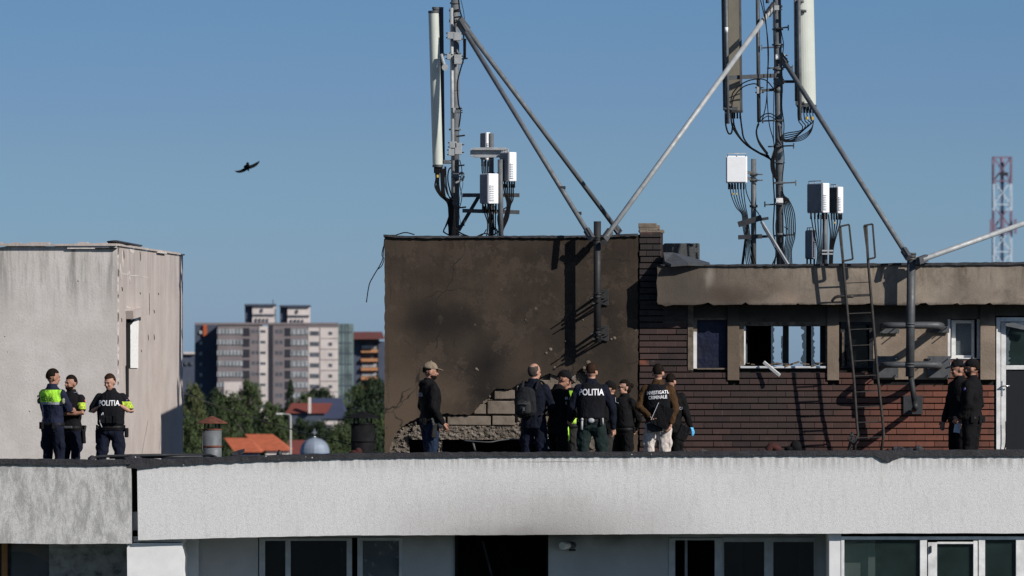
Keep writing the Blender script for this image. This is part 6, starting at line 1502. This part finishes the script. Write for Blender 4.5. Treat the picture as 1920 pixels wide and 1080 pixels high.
# 11 investigator
t,sf,tp_,J,hp,Rh=person(1234,103.0,679,R(168),'investigator in brown jacket, black lettered vest and beige trousers seen from behind',top='brown',trousers='beige',vest='vest',head=(R(6),R(6)),hair='hair_dark',belt=False,
  arms=dict(re=(-.255,.04,1.17),rw=(-.20,.10,.95),le=(.26,.08,1.17),lw=(.08,.17,1.05),rn=(1,0,0)),feet=dict(l=((.13,-.02,.5),(.17,.02,.085)),r=((-.10,.0,.5),(-.14,.05,.085))),bulk=1.03)
text_on(t,'INVESTIGATII\nCRIMINALE',sf,-.02,1.345,.066,M['white_ink'],True,sq=.78,tilt=R(4))
fd=thing('folder', world_loc(t), 'black folder with a white edge held behind the back of the investigator', 'folder', rz=t.rotation_euler.z, scale=t.scale[0])
rot=Matrix.Rotation(R(-24),3,'Y'); MB().box(V((-.10,.215,1.05)),(.24,.022,.30),rot=rot).build('cover',M['black2'],fd,local=True,bevel=.004); MB().box(V((-.10,.215,1.05))+rot@V((.122,0,0.02)),(.008,.016,.26),rot=rot).build('page_edge',M['paper'],fd,local=True)
m_=MB(); m_.limb([V((.08,.12,.93)),V((-.05,.145,.93)),V((-.14,.12,.93))],[(.06,.03)]*3,12); 
MB().box(V((.0,.15,.90)),(.26,.02,.13),rot=Matrix.Rotation(R(6),3,'Y')).build('shirt_tail',M['grey'],t,local=True,bevel=.006)
# 13, 14 pair at right
t,sf,tp_,J,hp,Rh=person(1798,104.6,671,R(-62),'clean faced officer in black cap looking left, holding a white paper',top='black',trousers='black',cap='black2',head=(R(-15),R(8)),hair='hair_dark',skin='skin_tan',bulk=.97,
  arms=dict(re=(-.24,-.02,1.16),rw=(-.20,-.12,.93),le=(.24,0,1.16),lw=(.22,-.10,.93)))
pp2=MB(); pp2.box(P(1795,802,104.15),(.10,.012,.15),rot=Matrix.Rotation(.15,3,'Y')); tag(pp2.build('paper_sheet',M['paper']),'folded white paper held low by the left capped officer','paper')
t,sf,tp_,J,hp,Rh=person(1822,103.9,670,R(-110),'bearded officer in black cap with flag patch on the sleeve, facing left',top='black',trousers='black',cap='black2',beard=True,head=(R(5),R(2)),hair='hair_dark',skin='skin_tan',bulk=1.04,
  arms=dict(le=(.25,.03,1.16),lw=(.20,-.12,1.0),re=(-.25,.05,1.16),rw=(-.18,-.12,1.0)))
flag(t,J['ls']+V((.070,-.02,-.05)),V((1,-.1,.2)),.06,.035)
SKY=[(0.0, (0.3499, 0.5331, 0.9996)), (0.0078, (0.3432, 0.5215, 0.9746)), (0.0227, (0.2749, 0.4548, 0.843)), (0.0305, (0.2591, 0.414, 0.7664)), (0.0383, (0.2307, 0.3707, 0.7272)), (0.0523, (0.1999, 0.3399, 0.6481)), (0.3, (0.3332, 0.3998, 0.4998)), (1.0, (0.3582, 0.3998, 0.4831))]
# ================================================================ light, sky, camera
AZ, EL = 48.0, 30.0       # sun: degrees right of the line behind the camera, elevation
sd = Vector((math.sin(R(AZ))*math.cos(R(EL)), -math.cos(R(AZ))*math.cos(R(EL)), math.sin(R(EL))))
sun = bpy.data.lights.new('sun','SUN'); sun.energy = 4.75; sun.angle = R(.5); sun.color = (1,.945,.885)
so = bpy.data.objects.new('sun', sun); COL.objects.link(so); so.location = (30,60,60)
so.rotation_euler = (-sd).to_track_quat('-Z','Y').to_euler()
w = bpy.data.worlds.new('World'); SC.world = w; w.use_nodes = True; nt = w.node_tree; nt.nodes.clear()
out = nt.nodes.new('ShaderNodeOutputWorld'); bg = nt.nodes.new('ShaderNodeBackground'); sk = nt.nodes.new('ShaderNodeTexSky')
sk.sky_type = 'NISHITA'; sk.sun_disc = False; sk.sun_elevation = R(EL)
sk.sun_rotation = math.atan2(sd.x, sd.y)
sk.altitude = 100; sk.air_density = 1.0; sk.dust_density = .6; sk.ozone_density = 1.5
tc = nt.nodes.new('ShaderNodeTexCoord'); sp = nt.nodes.new('ShaderNodeSeparateXYZ'); nt.links.new(tc.outputs['Generated'], sp.inputs[0])
rp = nt.nodes.new('ShaderNodeValToRGB'); nt.links.new(sp.outputs[2], rp.inputs[0])
cr = rp.color_ramp
while len(cr.elements) < len(SKY): cr.elements.new(.5)
for e,(p_,c_) in zip(cr.elements, SKY): e.position = p_; e.color = c_+(1,)
mx = nt.nodes.new('ShaderNodeMix'); mx.data_type='RGBA'; mx.blend_type='MULTIPLY'; mx.inputs[0].default_value = 1
nt.links.new(sk.outputs[0], mx.inputs[6]); nt.links.new(rp.outputs[0], mx.inputs[7]); nt.links.new(mx.outputs[2], bg.inputs[0]); bg.inputs[1].default_value = .12
nt.links.new(bg.outputs[0], out.inputs[0])
cd = bpy.data.cameras.new('camera'); cam = bpy.data.objects.new('camera', cd); COL.objects.link(cam); SC.camera = cam
cam.location = (0,0,CZ); cam.rotation_euler = (R(90),0,0); cd.sensor_width = 36; cd.lens = 36*F/1920; cd.clip_start = 1; cd.clip_end = 60000
cd.shift_y = (HZ-540)/1920
cd.dof.use_dof = True; cd.dof.focus_distance = 104; cd.dof.aperture_fstop = 5.6
SC.view_settings.view_transform = 'Standard'; SC.view_settings.look = 'None'; SC.view_settings.exposure = 0; SC.view_settings.gamma = 1
SC.render.resolution_x = 1024; SC.render.resolution_y = 576
